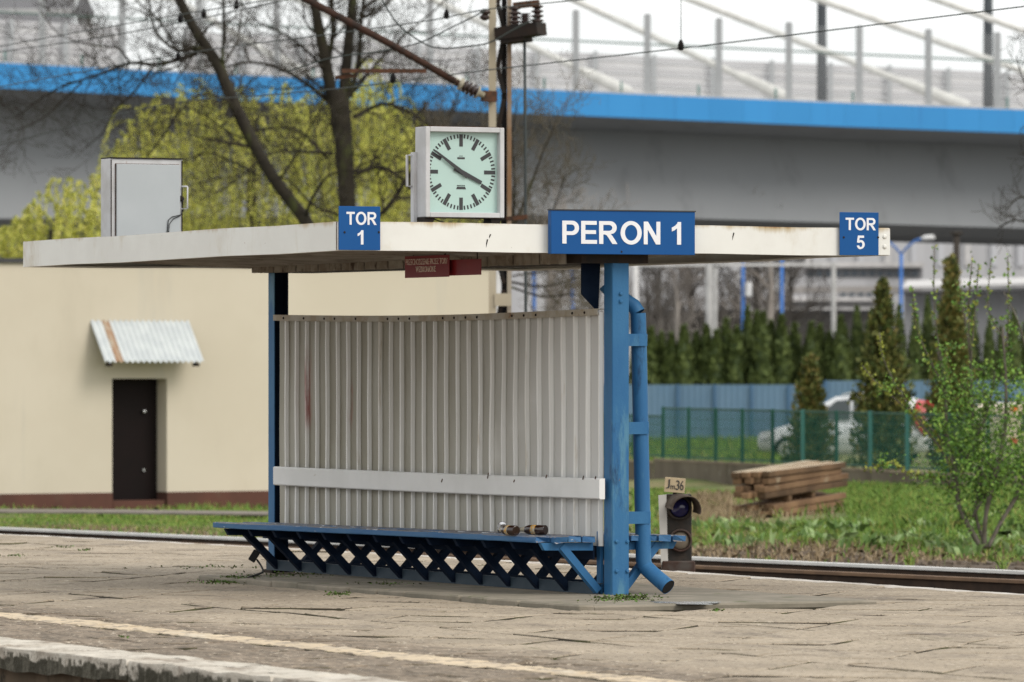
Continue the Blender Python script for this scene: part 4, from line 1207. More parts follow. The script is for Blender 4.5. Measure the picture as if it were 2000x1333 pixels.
# ---- leafy shrub at the track
def shrub():
    dep = 63.5
    base = G(1918, 1072, -.42); la, dep = latdep(base)
    t = thing('leafy_shrub', base, 'tall loose shrub with fresh green leaves growing beside the track', 'shrub')
    stems = [[(1918, 1072, 15), (1893, 1030, 13), (1872, 985, 11), (1868, 930, 12), (1850, 860, 9), (1846, 760, 7), (1830, 680, 5)],
             [(1922, 1072, 12), (1925, 1010, 11), (1940, 940, 12), (1960, 860, 9), (1965, 760, 7), (1958, 640, 5)],
             [(1925, 1070, 9), (1905, 1000, 8), (1915, 930, 9), (1900, 820, 7), (1895, 700, 5), (1880, 590, 4)],
             [(1930, 1070, 11), (1955, 1020, 10), (1990, 960, 11), (2020, 880, 8), (2030, 780, 6), (2010, 660, 4)],
             [(1868, 940, 9), (1840, 880, 7), (1800, 830, 6), (1760, 770, 4), (1725, 700, 3), (1718, 650, 2)],
             [(1850, 870, 7), (1810, 830, 5), (1760, 790, 4), (1705, 740, 3), (1685, 715, 2)],
             [(1872, 960, 8), (1830, 930, 5), (1780, 925, 4), (1740, 905, 3), (1690, 915, 2)],
             [(1900, 1010, 7), (1930, 960, 6), (1970, 930, 4), (2010, 900, 3)],
             [(1846, 760, 6), (1815, 700, 4), (1790, 640, 3), (1782, 560, 2)],
             [(1895, 700, 5), (1892, 600, 4), (1899, 500, 2)], [(1895, 720, 5), (1905, 600, 3), (1912, 515, 2)],
             [(1958, 660, 5), (1930, 600, 3), (1936, 505, 2)], [(1965, 700, 5), (1970, 600, 3), (1968, 500, 2)], [(1850, 760, 4), (1826, 620, 3), (1825, 480, 2)],
             [(2010, 700, 5), (1985, 620, 4), (1960, 570, 2)], [(1870, 930, 7), (1900, 870, 5), (1930, 800, 4), (1945, 720, 3)]]
    tw = MB(); C, S = [], []
    YC, YS = [], []
    for k, s in enumerate(stems):
        p2, r2 = limb_path(s, dep, npr.uniform(-.6, .6) if k else 0)
        m = MB(); m.tube(p2, r2, 6); m.build('stem', M_SHRUBBARK, t)
        long_shoot = k in (4, 5, 6, 8, 9, 10, 11, 12, 13)
        for i in range(2, len(p2)):
            d = (p2[i] - p2[i - 1])
            if long_shoot:
                for _ in range(9):
                    q = jit(p2[i - 1] + d * npr.rand(), .022)
                    (YC if k in (4, 5, 6) or npr.rand() < .35 else C).append(q); (YS if len(YC) > len(YS) else S).append(npr.uniform(.02, .042))
            nb = 2 if not long_shoot else (1 if npr.rand() < .25 else 0)
            if p2[i].z < CAMZ + (HOR - 985) / FPX * dep: nb = 1 if npr.rand() < .3 else 0
            if p2[i].z > CAMZ + (HOR - 735) / FPX * dep: nb = 1 if npr.rand() < .35 and not long_shoot else 0
            for _ in range(nb):
                d0 = d.normalized(); side = d0.cross(Vector((npr.normal(), npr.normal(), npr.normal()))).normalized()
                dd = (d0 * .5 + side + Vector((0, 0, .25))).normalized()
                L = npr.uniform(.18, .5) * (.55 if long_shoot else 1)
                q = p2[i].copy(); ch = [q.copy()]
                for j in range(6):
                    dd = (dd + Vector((npr.normal(0, .25), npr.normal(0, .25), npr.normal(.05, .2)))).normalized()
                    q = q + dd * L / 6; ch.append(q.copy())
                    for _ in range(8):
                        C.append(jit(q, .05)); S.append(npr.uniform(.016, .040))
                tw.tube(ch, [.006 - .0007 * j for j in range(7)], 3, 0, cap=False)
    # the denser lower mass
    for i in range(5200):
        px = npr.normal(1952, 100); y = npr.normal(860, 75)
        if y > 985 or y < 745 or px < 1730 or (px < 1822 and y < 885) or (y > 960 and npr.rand() < .6): continue
        q = U(px, y, dep + npr.normal(.2, .5)); C.append(q); S.append(npr.uniform(.012, .029))
    tw.build('twigs', TWIGB, t, kind='stuff')
    leaf_cloud([tuple(c) for c in C], S[:len(C)], SHR, 'foliage', t, aspect=1.5, probs=[.36, .30, .14, .20])
    leaf_cloud([tuple(c) for c in YC], YS[:len(YC)], YLF, 'young_foliage', t, aspect=1.5)
M_SHRUBBARK = M('shrub_bark', (.10, .085, .065), (.16, .14, .115), rough=.95, scale=6)
shrub()

# ---- grass and weeds
def blades(name, pts, hts, wid, mats, lean=.35, probs=None, kind='stuff'):
    P = np.asarray(pts); n = len(P)
    a = npr.rand(n) * 6.283
    h = np.asarray(hts)
    w_ = np.asarray(wid) * np.ones(n)
    d = np.stack([np.cos(a), np.sin(a), np.zeros(n)], 1)
    le = npr.normal(0, lean, (n, 2))
    mid = P + np.stack([le[:, 0] * h * .35, le[:, 1] * h * .35, h * .6], 1)
    tip = P + np.stack([le[:, 0] * h, le[:, 1] * h, h * (1 - .3 * np.abs(le).sum(1))], 1)
    V = np.stack([P - d * w_[:, None] / 2, P + d * w_[:, None] / 2, mid + d * w_[:, None] * .42, tip, mid - d * w_[:, None] * .42], 1).reshape(-1, 3)
    F = np.arange(5 * n).reshape(-1, 5)
    return tag(npmesh(name, V, F, mats, npr.choice(len(mats), n, p=probs)), kind=kind)
def scatter(n, px0, px1, d0, d1, hfun, zadd=0.0, keep=None):
    P, H = [], []
    while len(P) < n:
        dep = math.sqrt(npr.uniform(d0 * d0, d1 * d1)); px = npr.uniform(px0, px1)
        la = (px - 1000) / FPX * dep
        if keep and npr.rand() > keep(px, dep, la): continue
        P.append(tuple(W(la, dep, ground_z(la, dep) + zadd if dep < 112 else -.52))); H.append(hfun(px, dep))
    return P, H
def clump(la, dep): return .5 + .5 * math.sin(la * 2.1 + dep * .7) * math.sin(dep * 1.3 - la)
# beside the building (a mown verge, then taller at the wall foot)
P, H = scatter(26000, -60, 545, 73.5, 92.2, lambda px, d: npr.uniform(.02, .06) if d < 87 else npr.uniform(.03, .09) * (2.2 if npr.rand() < .12 else 1),
               keep=lambda px, d, la: (0.05 if 84.5 < d < 86.6 else min(1, (d - 73) / 3)) * (.5 + .5 * clump(la * 2, d * 1.5)))
blades('grass', P, H, .016, GRS, probs=[.33, .27, .18, .22])
P, H = scatter(2600, -60, 545, 74, 79, lambda px, d: npr.uniform(.03, .07))
blades('dry_grass', P, H, .014, DRY)
# the bank on the other side
def keepR(px, d, la):
    Q = la * math.cos(PH) + d * math.sin(PH)
    if Q < 41.4: return .012 if Q > 38.2 else 0.0
    k = min(1, (Q - 41.0) / 3.0)
    if 1425 < px < 1655 and 77 < d < 88: return .02
    if px < 1520 and 76 < d < 91: k *= .25
    return k * (.45 + .55 * clump(la, d))
P, H = scatter(52000, 1235, 2080, 63, 99, lambda px, d: npr.uniform(.07, .17) * (1.5 if px > 1560 and d > 74 else 1), keep=keepR)
blades('grass', P, H, .020, GRS, probs=[.36, .30, .18, .16])
P, H = scatter(2600, 1345, 1500, 78, 92, lambda px, d: npr.uniform(.08, .30), keep=lambda px, d, la: (.35 + .65 * clump(la * 1.5, d)) * (1 if px < 1430 else .10))
blades('dry_grass', P, H, .012, DRY, lean=.3)
P, H = scatter(9000, 1235, 2080, 64, 84, lambda px, d: npr.uniform(.04, .15), keep=lambda px, d, la: 1.0 if 38.6 < la * math.cos(PH) + d * math.sin(PH) < 46 else .1 if la * math.cos(PH) + d * math.sin(PH) > 46 else 0)
blades('dry_grass', P, H, .014, DRY, lean=.6)
P, H = scatter(9000, 1238, 1520, 118, 156, lambda px, d: npr.uniform(.15, .45))
blades('grass', P, H, .035, GRS, probs=[.4, .3, .2, .1])
# broad pale leaves in rosettes
pts, hh = [], []
for i in range(130):
    while True:
        px = npr.uniform(1330, 2060); dep = npr.uniform(65.5, 78); la = (px - 1000) / FPX * dep
        if la * math.cos(PH) + dep * math.sin(PH) > 41.0: break
    for k in range(5):
        a = npr.rand() * 6.28
        pts.append(tuple(W(la + math.cos(a) * .06, dep + math.sin(a) * .06, ground_z(la, dep)))); hh.append(npr.uniform(.12, .27))
blades('broad_leaf_weeds', pts, hh, .07, BRD, lean=.5)
# moss and small tufts in the platform joints
pts, hh = [], []
for (px, py, n, sx, sy) in ((1230, 1172, 260, 26, 3), (1205, 1176, 160, 30, 3), (560, 1128, 120, 50, 3), (430, 1135, 130, 26, 2), (455, 1133, 120, 12, 2), (660, 1158, 70, 12, 2), (430, 1112, 60, 60, 2), (28, 1089, 30, 12, 1), (120, 1072, 30, 10, 1), (168, 1078, 25, 8, 1), (240, 1241, 12, 5, 1), (1400, 1190, 25, 8, 1), (760, 1145, 60, 30, 2)):
    for i in range(n):
        p = G(npr.normal(px, sx), npr.normal(py, sy), .015); pts.append((p.x, p.y, .028 if PADX[0] < p.x < PADX[1] and p.y > PADY[0] else .004)); hh.append(npr.uniform(.006, .022))
blades('moss_tufts', pts, hh, .014, MOSS + [GRS[2]], lean=.9)
# tufts by the rails
pts, hh = [], []
for (px, py) in ((1548, 1110), (1840, 1146), (1500, 1100), (1780, 1098), (1960, 1105)):
    for i in range(26):
        p = G(npr.normal(px, 5), npr.normal(py + 6, 1), -.40); pts.append(tuple(p)); hh.append(npr.uniform(.05, .14))
blades('track_weeds', pts, hh, .014, GRS, lean=.5)
# stones in the ballast verge
m = MB()
for i in range(900):
    px = npr.uniform(1340, 2080); Q = npr.uniform(36.3, 41.5)
    l = (px - 1000) / FPX; dep = Q / (l * math.cos(PH) + math.sin(PH)); la = l * dep
    p = W(la, dep, ground_z(la, dep)); r = npr.uniform(.015, .05)
    T = Matrix.Translation(p) @ Euler((npr.uniform(0, 3), npr.uniform(0, 3), npr.uniform(0, 3))).to_matrix().to_4x4()
    m.box((-r, -r * .8, -r * .6), (r, r * .8, r * .6), T=T)
tag(m.build('ballast_stones', M('ballast_stone', (.16, .125, .095), (.10, .08, .06), rough=1, scale=6)), kind='stuff')

# ================================================================== RETAINING WALL, GREEN FENCE, BLUE FENCE
def fd(px): return 1 / (1 / 110 + (px - 1300) / 480 * (1 / 97 - 1 / 110))
rw = thing('retaining_wall', U(1500, 950, fd(1500)), 'low weathered concrete wall carrying the green fence', 'wall')
def wall_piece(a, b, zt, th=.22, zb=-.75):
    m = MB()
    p = [W((x - 1000) / FPX * fd(x), fd(x), zb) for x in (a, b)]
    q = [Vector((v.x, v.y, zt)) for v in p]
    m.prism([p[0], p[1], q[1], q[0]], W(0, th, 0)); return m
edges_w = [1020, 1276, 1420, 1560, 1700, 1840, 1980, 2120]
for i, (a, b) in enumerate(zip(edges_w[:-1], edges_w[1:])):
    zt = -.135 if i else -.19
    wall_piece(a + .5, b - .5, zt).build('wall_panel', CONC, rw)
    m = MB(); p = [W((x - 1000) / FPX * fd(x), fd(x) - .04, zt) for x in (a + .8, b - .8)]
    m.prism([p[0], p[1], p[1] + W(0, .30, 0), p[0] + W(0, .30, 0)], (0, 0, .04)); m.build('coping', CONCAP, rw)
gf = thing('green_mesh_fence', U(1500, 905, fd(1500) + .1), 'green metal mesh fence standing on the low concrete wall', 'fence')
FP = [(1180, 0), (1238, 0), (1295, 1), (1345, 1), (1398, 1), (1450, 1), (1509, 1), (1568, 2), (1634, 1), (1700, 2), (1772, 2), (1850, 1), (1930, 1), (2015, 1)]
def fp(px, z): return W((px - 1000) / FPX * (fd(px) + .1), fd(px) + .1, z)
for (px, k) in FP:
    m = MB(); p = fp(px, 0); h = .025
    T = Matrix.Translation(p) @ Matrix.Rotation(ANGV, 4, 'Z')
    m.bbox((-h * (1.5 if k == 2 else 1.15), -h, -.135), (h * (1.5 if k == 2 else 1.15), h, .86 if k else .72), .004, T=T)
    m.build('post', GREENL if k == 2 else GREENP, gf)
for (a, ka), (b, kb) in zip(FP[:-1], FP[1:]):
    zt = .85 if ka and kb else .70
    for z in (zt - .02, -.05):
        m = MB(); m.bar(fp(a + 3, z), fp(b - 3, z), .03, .035); m.build('rail', GREENP, gf)
    m = MB()
    L = (fp(b, 0) - fp(a, 0)).length; n = int(L / .055)
    for i in range(1, n):
        x = a + (b - a) * i / n
        p = fp(x, -.05); q = fp(x, zt - .02)
        m.tube([p, q], .0052, 3, 0, cap=False)
    for i in range(1, 5):
        z = -.05 + (zt + .03) * i / 5; m.tube([fp(a + 3, z) , fp(b - 3, z)], .005, 3, 0, cap=False)
    m.build('mesh_panel', GREENP, gf, kind='stuff')
bf = thing('blue_sheet_fence', W((1500 - 1000) / FPX * 157, 157, -.5), 'long blue corrugated sheet fence behind the grass and parked car', 'fence')
px = 1180.0
while px < 2150:
    wd = 72.0
    hi = px > 1600
    zt = CAMZ + (HOR - (744 if hi else 752)) / FPX * 157
    m = MB()
    l0, l1 = (px - 1000) / FPX * 157, (px + wd - .6 - 1000) / FPX * 157
    n = 12
    V = []
    for i in range(n + 1):
        la = l0 + (l1 - l0) * i / n; o = .012 * (i % 2)
        V.append((W(la, 157 + o, -.5), W(la, 157 + o, zt)))
    for i in range(n):
        m.add([V[i][0], V[i + 1][0], V[i + 1][1], V[i][1]], [(0, 1, 2, 3)])
    for i in range(n):
        m.add([V[i][0] + W(0, .03, 0), V[i][1] + W(0, .03, 0), V[i + 1][1] + W(0, .03, 0), V[i + 1][0] + W(0, .03, 0)], [(0, 1, 2, 3)])
    m.build('sheet_panel', BFENCE, bf)
    m = MB(); T = Matrix.Translation(W(l0, 156.96, 0)) @ Matrix.Rotation(ANGV, 4, 'Z'); m.box((-.035, -.02, -.5), (.035, .02, zt + .01), T=T); m.build('fence_post', BFENCED, bf)
    px += wd

# ---- stack of timbers
random.seed(5)
def timber(c, ang, L, w_, h, mats, label, pitch=0):
    m = MB(); m.bbox((-L / 2, -w_ / 2, -h / 2), (L / 2, w_ / 2, h / 2), .008)
    for i, f in enumerate(m.f): 
        if i == 1: m.mi[i] = 1
    me = m.mesh('timber', mats)
    o = bpy.data.objects.new('timber', me); COL.objects.link(o)
    o.location = c; o.rotation_euler = Euler((0, pitch, ang))
    return tag(o, label, 'timber', 'timbers in the stack by the wall')
dS = 84.0
k_ = dS / FPX
angT = ANGV + rad(57)                         # the timbers run away to the right
dirT = Vector((math.cos(angT), math.sin(angT), 0)); nrmT = Vector((-math.sin(angT), math.cos(angT), 0))
Lt = 2.15
mid = U(1548, 960, dS)
ord_ = ['bottom', 'second', 'third', 'fourth', 'fifth', 'sixth', 'top']
rowy = [1003, 988, 974, 0, 952, 937, 922]
for li, yy in enumerate((1010, 997, 984, 960, 947, 934, 921)):
    z = CAMZ + (HOR - yy + 4) / FPX * dS
    for col in range(4):
        lower = li < 3
        off = nrmT * (-.20 + col * .135 + random.uniform(-.015, .015)) + dirT * (random.uniform(-.05, .05) + (.10 if lower else -.06) - col * .06)
        side = ['front', 'second', 'third', 'back'][col]
        lev = ['lowest', 'second', 'third', 'fourth', 'fifth', 'sixth', 'top'][li]
        p = Vector((mid.x, mid.y, 0)) + off
        timber(Vector((p.x, p.y, z)), angT + random.uniform(-.035, .035), Lt * random.uniform(.90, 1.04), .12, .082, [SLEEP_W if (li + col) % 3 else SLEEP_D, SLEEP_T if li == 6 else SLEEP_W],
               'weathered brown timber, %s course, %s row of the stack by the concrete wall' % (lev, side), pitch=rad(-3.6 + random.uniform(-.7, .7)))
for i, s in enumerate((-.45, .2)):
    p = Vector((mid.x, mid.y, 0)) + dirT * s + nrmT * .02
    timber(Vector((p.x, p.y, CAMZ + (HOR - 968) / FPX * dS + s * .06)), angT + math.pi / 2, .5, .09, .075, [SLEEP_D, SLEEP_D], 'short dark spacer block inside the timber stack, %s' % ('at its low end' if i == 0 else 'near its high end'))
for i, s in enumerate((-.55, .5)):
    p = Vector((mid.x, mid.y, 0)) + dirT * s + nrmT * .02
    timber(Vector((p.x, p.y, -.51)), angT + math.pi / 2, .55, .14, .16, [SLEEP_D, SLEEP_D], 'dark bearer on the ground beneath the timber stack, %s' % ('at its low end' if i == 0 else 'at its high end'))

# ---- silver car
def car():
    dep = 130
    x0, x1 = 1490, 1816
    Lc = 3.9
    ctr_px = (x0 + x1) / 2
    loc = W((ctr_px - 1000) / FPX * dep, dep, -.5)
    lat_len = (x1 - x0) / FPX * dep
    ang = ANGV + math.pi - rad(13)
    t = thing('parked_car', loc, 'silver family car with tall red tail lamps parked behind the conifers', 'car', rz=ang, local=True)
    body = MB()
    H = 1.56
    st = [(-1.95, .35, .62, .66), (-1.9, .28, .95, .78), (-1.5, .22, 1.0, .83), (-.5, .2, .98, .85), (.6, .2, .96, .85), (1.05, .2, .93, .84), (1.5, .22, .80, .80), (1.85, .28, .66, .72), (1.95, .34, .52, .60)]
    secs = []
    for (x, zb, zt, hw) in st:
        secs.append([(x, -hw * .9, zb), (x, -hw, zb + .12), (x, -hw, (zb + zt) / 2 + .05), (x, -hw * .94, zt - .04), (x, -hw * .8, zt), (x, hw * .8, zt), (x, hw * .94, zt - .04), (x, hw, (zb + zt) / 2 + .05), (x, hw, zb + .12), (x, hw * .9, zb)])
    n = 10
    for s in secs: body.v += s
    for i in range(len(secs) - 1):
        for k in range(n):
            k2 = (k + 1) % n
            body.face((i * n + k, (i + 1) * n + k, (i + 1) * n + k2, i * n + k2), 0, True)
    body.face(range(n)); body.face([(len(secs) - 1) * n + k for k in range(n - 1, -1, -1)])
    cab = [(-1.88, .93, .75), (-1.72, 1.42, .64), (-1.3, 1.54, .62), (-.4, 1.57, .62), (.15, 1.52, .61), (.45, 1.36, .62), (1.12, .92, .76)]
    o = len(body.v)
    for (x, z, hw) in cab:
        zb = .90
        body.v += [(x, -max(hw, .70), zb), (x, -hw, z - .05), (x, -hw + .08, z), (x, hw - .08, z), (x, hw, z - .05), (x, max(hw, .70), zb)]
    for i in range(len(cab) - 1):
        for k in range(5):
            body.face((o + i * 6 + k, o + (i + 1) * 6 + k, o + (i + 1) * 6 + k + 1, o + i * 6 + k + 1), 0, True)
    body.build('body', CARS, t)
    for s in (-1, 1):
        for poly in ([(-1.62, 1.0), (-1.55, 1.36), (-1.05, 1.44), (-1.05, 1.0)], [(-.98, 1.0), (-.98, 1.45), (-.28, 1.46), (-.28, 1.0)], [(-.2, 1.0), (-.2, 1.46), (.12, 1.43), (.62, 1.0)], [(.70, 1.0), (.42, 1.27), (.52, 1.26), (.86, .99)]):
            w_ = MB()
            w_.prism([(x, s * (.735 - (z - .95) * .22), z) for x, z in poly], (0, s * .02, 0)); w_.build('side_window', CARG, t)
        m = MB(); m.prism([(-1.93, s * .56, .66), (-1.90, s * .83, .66), (-1.66, s * .80, .95), (-1.72, s * .68, 1.44), (-1.86, s * .58, 1.42)], (-.05, s * .05, .02)); m.build('tail_lamp', CARR, t)
        m = MB(); m.prism([(1.60, s * .80, .58), (1.86, s * .74, .52), (1.80, s * .70, .70), (1.52, s * .80, .76)], (.07, s * .03, .0)); m.build('headlamp', CARH, t)
        m = MB(); m.bbox((.62, s * .84, .95), (.78, s * 1.0, 1.07), .03); m.build('door_mirror', CARS, t)
        m = MB(); m.bbox((-.30, s * .848, .80), (-.12, s * .872, .83), .006); m.build('door_handle', CARS, t)
        m = MB(); m.tube([(-1.4, s * .60, 1.565), (-1.2, s * .60, 1.61), (-.2, s * .6, 1.61), (0, s * .6, 1.56)], .018, 6); m.build('roof_rail', CARS, t)
        for x in (-1.25, 1.22):
            m = MB(); m.lathe([(0, .2), (0, .29), (.02, .31), (.17, .31), (.19, .29), (.19, .2)], (x, s * .70, .31), (0, s, 0), 18); wh = m.build('wheel', CARK, t)
            m = MB(); m.lathe([(0, .05), (.012, .19), (.03, .2)], (x, s * .88, .31), (0, s, 0), 14); m.build('rim', CANT, wh)
    m = MB(); m.prism([(.52, -.58, 1.33), (.52, .58, 1.33), (1.06, .66, .97), (1.06, -.66, .97)], (.02, 0, .02)); m.build('windscreen', CARG, t)
    m = MB(); m.prism([(-1.89, -.56, 1.0), (-1.89, .56, 1.0), (-1.76, .54, 1.38), (-1.76, -.54, 1.38)], (-.02, 0, 0)); m.build('rear_window', CARG, t)
    m = MB(); m.bbox((1.90, -.5, .36), (1.97, .5, .48), .02); m.build('grille', CARK, t)
car()
for o in bpy.data.objects:
    if o.name == 'parked_car': o.scale = (.95, .95, .95)
def hidden_van():
    dep = 108
    loc = W((1985 - 1000) / FPX * dep, dep, -.5)
    t = thing('cream_vehicle', loc, 'cream vehicle with orange lamps almost hidden behind the leafy shrub', 'vehicle', rz=ANGV + .5, local=True)
    m = MB(); pr = [(-.60, .30), (-.62, .9), (-.52, 1.36), (-.35, 1.44), (1.6, 1.46), (1.7, .9), (1.7, .30)]
    m.prism([(x, -.65, z) for x, z in pr], (0, 1.3, 0)); m.build('body', VANC, t)
    m = MB(); m.prism([(-.35, -.66, .95), (-.30, -.66, 1.28), (.4, -.66, 1.30), (.4, -.66, .95)], (0, -.012, 0)); m.build('side_window', CARG, t)
    for z in (1.30, .72): 
        m = MB(); m.bbox((-.55, -.70, z), (-.43, -.64, z + .10), .01); m.build('lamp', ORNG, t)
    for x in (-.2, 1.3):
        m = MB(); m.lathe([(0, .18), (0, .26), (.16, .28), (.18, .2)], (x, -.55, .28), (0, -1, 0), 14); m.build('wheel', CARK, t)
hidden_van()

# ================================================================== STATION BUILDING
def station():
    dd = 93.0
    # wall line recedes gently to the right
    ang = ANGV + math.atan2(1, 1.1) * .78 - .0
    o3 = W((272 - 1000) / FPX * dd, dd, -.58)
    t = thing('station_building', o3, 'long flat cream building with brown plinth beyond the left track', 'building', rz=0, local=False)
    t['label'] = 'long flat cream building with brown plinth and one dark door'
    d2 = W(1, .62, 0).normalized(); n2 = Vector((d2.y, -d2.x, 0))           # along the wall, out of the wall towards us
    if n2.dot(W(0, -1, 0)) < 0: n2 = -n2
    def onwall(px):
        """distance along the wall where the photo column px meets it"""
        l = (px - 1000) / FPX
        la0, de0 = latdep(o3)
        la1, de1 = latdep(d2)
        return (l * de0 - la0) / (la1 - l * de1)
    def P(s, z, out=0.0):
        q = o3 + d2 * s + n2 * out
        return Vector((q.x, q.y, z))
    def dep_at(s): return latdep(P(s, 0))[1]
    def zat(px, py):
        return CAMZ + (HOR - py) / FPX * dep_at(onwall(px))
    sL, sR = onwall(-900), onwall(962)
    d0, d1 = onwall(219), onwall(308)
    ztop = zat(270, 516)
    zpl = zat(200, 963)
    dtop = zat(262, 740)
    z0 = -.95
    def slab(s0, s1, za, zb, out0, out1, mat, name, par=None):
        m = MB()
        m.prism([P(s0, za, out1), P(s1, za, out1), P(s1, zb, out1), P(s0, zb, out1)], -n2 * (out1 - out0)); return m.build(name, mat, par or t)
    d1r = onwall(326)      # right reveal edge at the wall face
    slab(sL, d0, zpl, ztop, -.5, 0, CREAMW, 'wall'); slab(d1r, sR, zpl, ztop, -.5, 0, CREAMW, 'wall'); slab(d0, d1r, dtop, ztop, -.5, 0, CREAMW, 'wall')
    slab(sL, d0, z0, zpl, -.5, .02, PLINTH, 'plinth'); slab(d1r, sR + .01, z0, zpl, -.5, .02, PLINTH, 'plinth')
    # end wall going back at the right corner
    m = MB(); m.prism([P(sR, z0, -.5), P(sR, z0, -9), P(sR, ztop, -9), P(sR, ztop, -.5)], -d2 * .3); m.build('wall', CREAMW, t)
    slab(sL - .05, sR + .05, ztop, ztop + .07, -9, .05, DGREY, 'roof_edge')
    dr = slab(d0 + .02, d1r - .02, z0, dtop, -.36, -.30, DOORM, 'door')
    m = MB(); q = onwall(297); c = P(q, zat(297, 804), -.29); m.lathe([(0, .025), (.05, .03), (.06, .015)], c, n2, 8); m.build('door_knob', CANT, dr)
    m = MB(); c = P(q, zat(297, 919), -.29); m.lathe([(0, .025), (.03, .02)], c, n2, 8); m.build('lock', CANT, dr)
    slab(d0 + .03, d1r - .03, z0, zat(262, 978), -.30, -.02, PLINTH, 'door_step')
    # downpipe at the corner
    m = MB(); m.tube([P(sR + .06, z0, .05), P(sR + .06, ztop, .05)], .05, 8); m.build('downpipe', BRLT, t)
    # fluted awning
    a0, a1 = onwall(176), onwall(372)
    zt, zb = zat(270, 629), zat(270, 709)
    out = .50
    nfl = 18
    m = MB()
    for i in range(nfl):
        s = a0 + (a1 - a0) * i / nfl; w_ = (a1 - a0) / nfl
        for j, (u, h) in enumerate(((0, 0), (.28, .03), (.5, .03), (.78, 0))):
            for (o_, z) in ((.01, zt), (out, zb)):
                m.v.append(tuple(P(s + u * w_ , z + h, o_)))
    nn = nfl * 4
    for i in range(nn - 1):
        m.face((i * 2, i * 2 + 1, i * 2 + 3, i * 2 + 2), 1 if 8 <= i <= 12 else 0)
    aw = m.build('awning', [GALV, AWRUST], t)
    for s in (a0 + .12, a1 - .12):
        m = MB(); m.bar(P(s, zb - .03, out - .03), P(s, zb - .03, out - .18), .05, .05); m.bar(P(s, zb - .04, out - .08), P(s, zt - .10, .02), .03, .03); m.build('bracket', DARKST, aw)
    # grey kerb of the path in front
    return P
station()
m = MB()
pk = [G(-60, 1003, -.47), G(200, 1004, -.47), G(430, 1007, -.47), G(520, 1008, -.47)]
for a, b in zip(pk[:-1], pk[1:]):
    m.prism([a, b, b + W(0, 1.6, 0), a + W(0, 1.6, 0)], (0, 0, .025))
tag(m.build('path', M('grey_path', (.23, .20, .17), (.15, .13, .11), rough=.95, scale=4)), kind='structure')

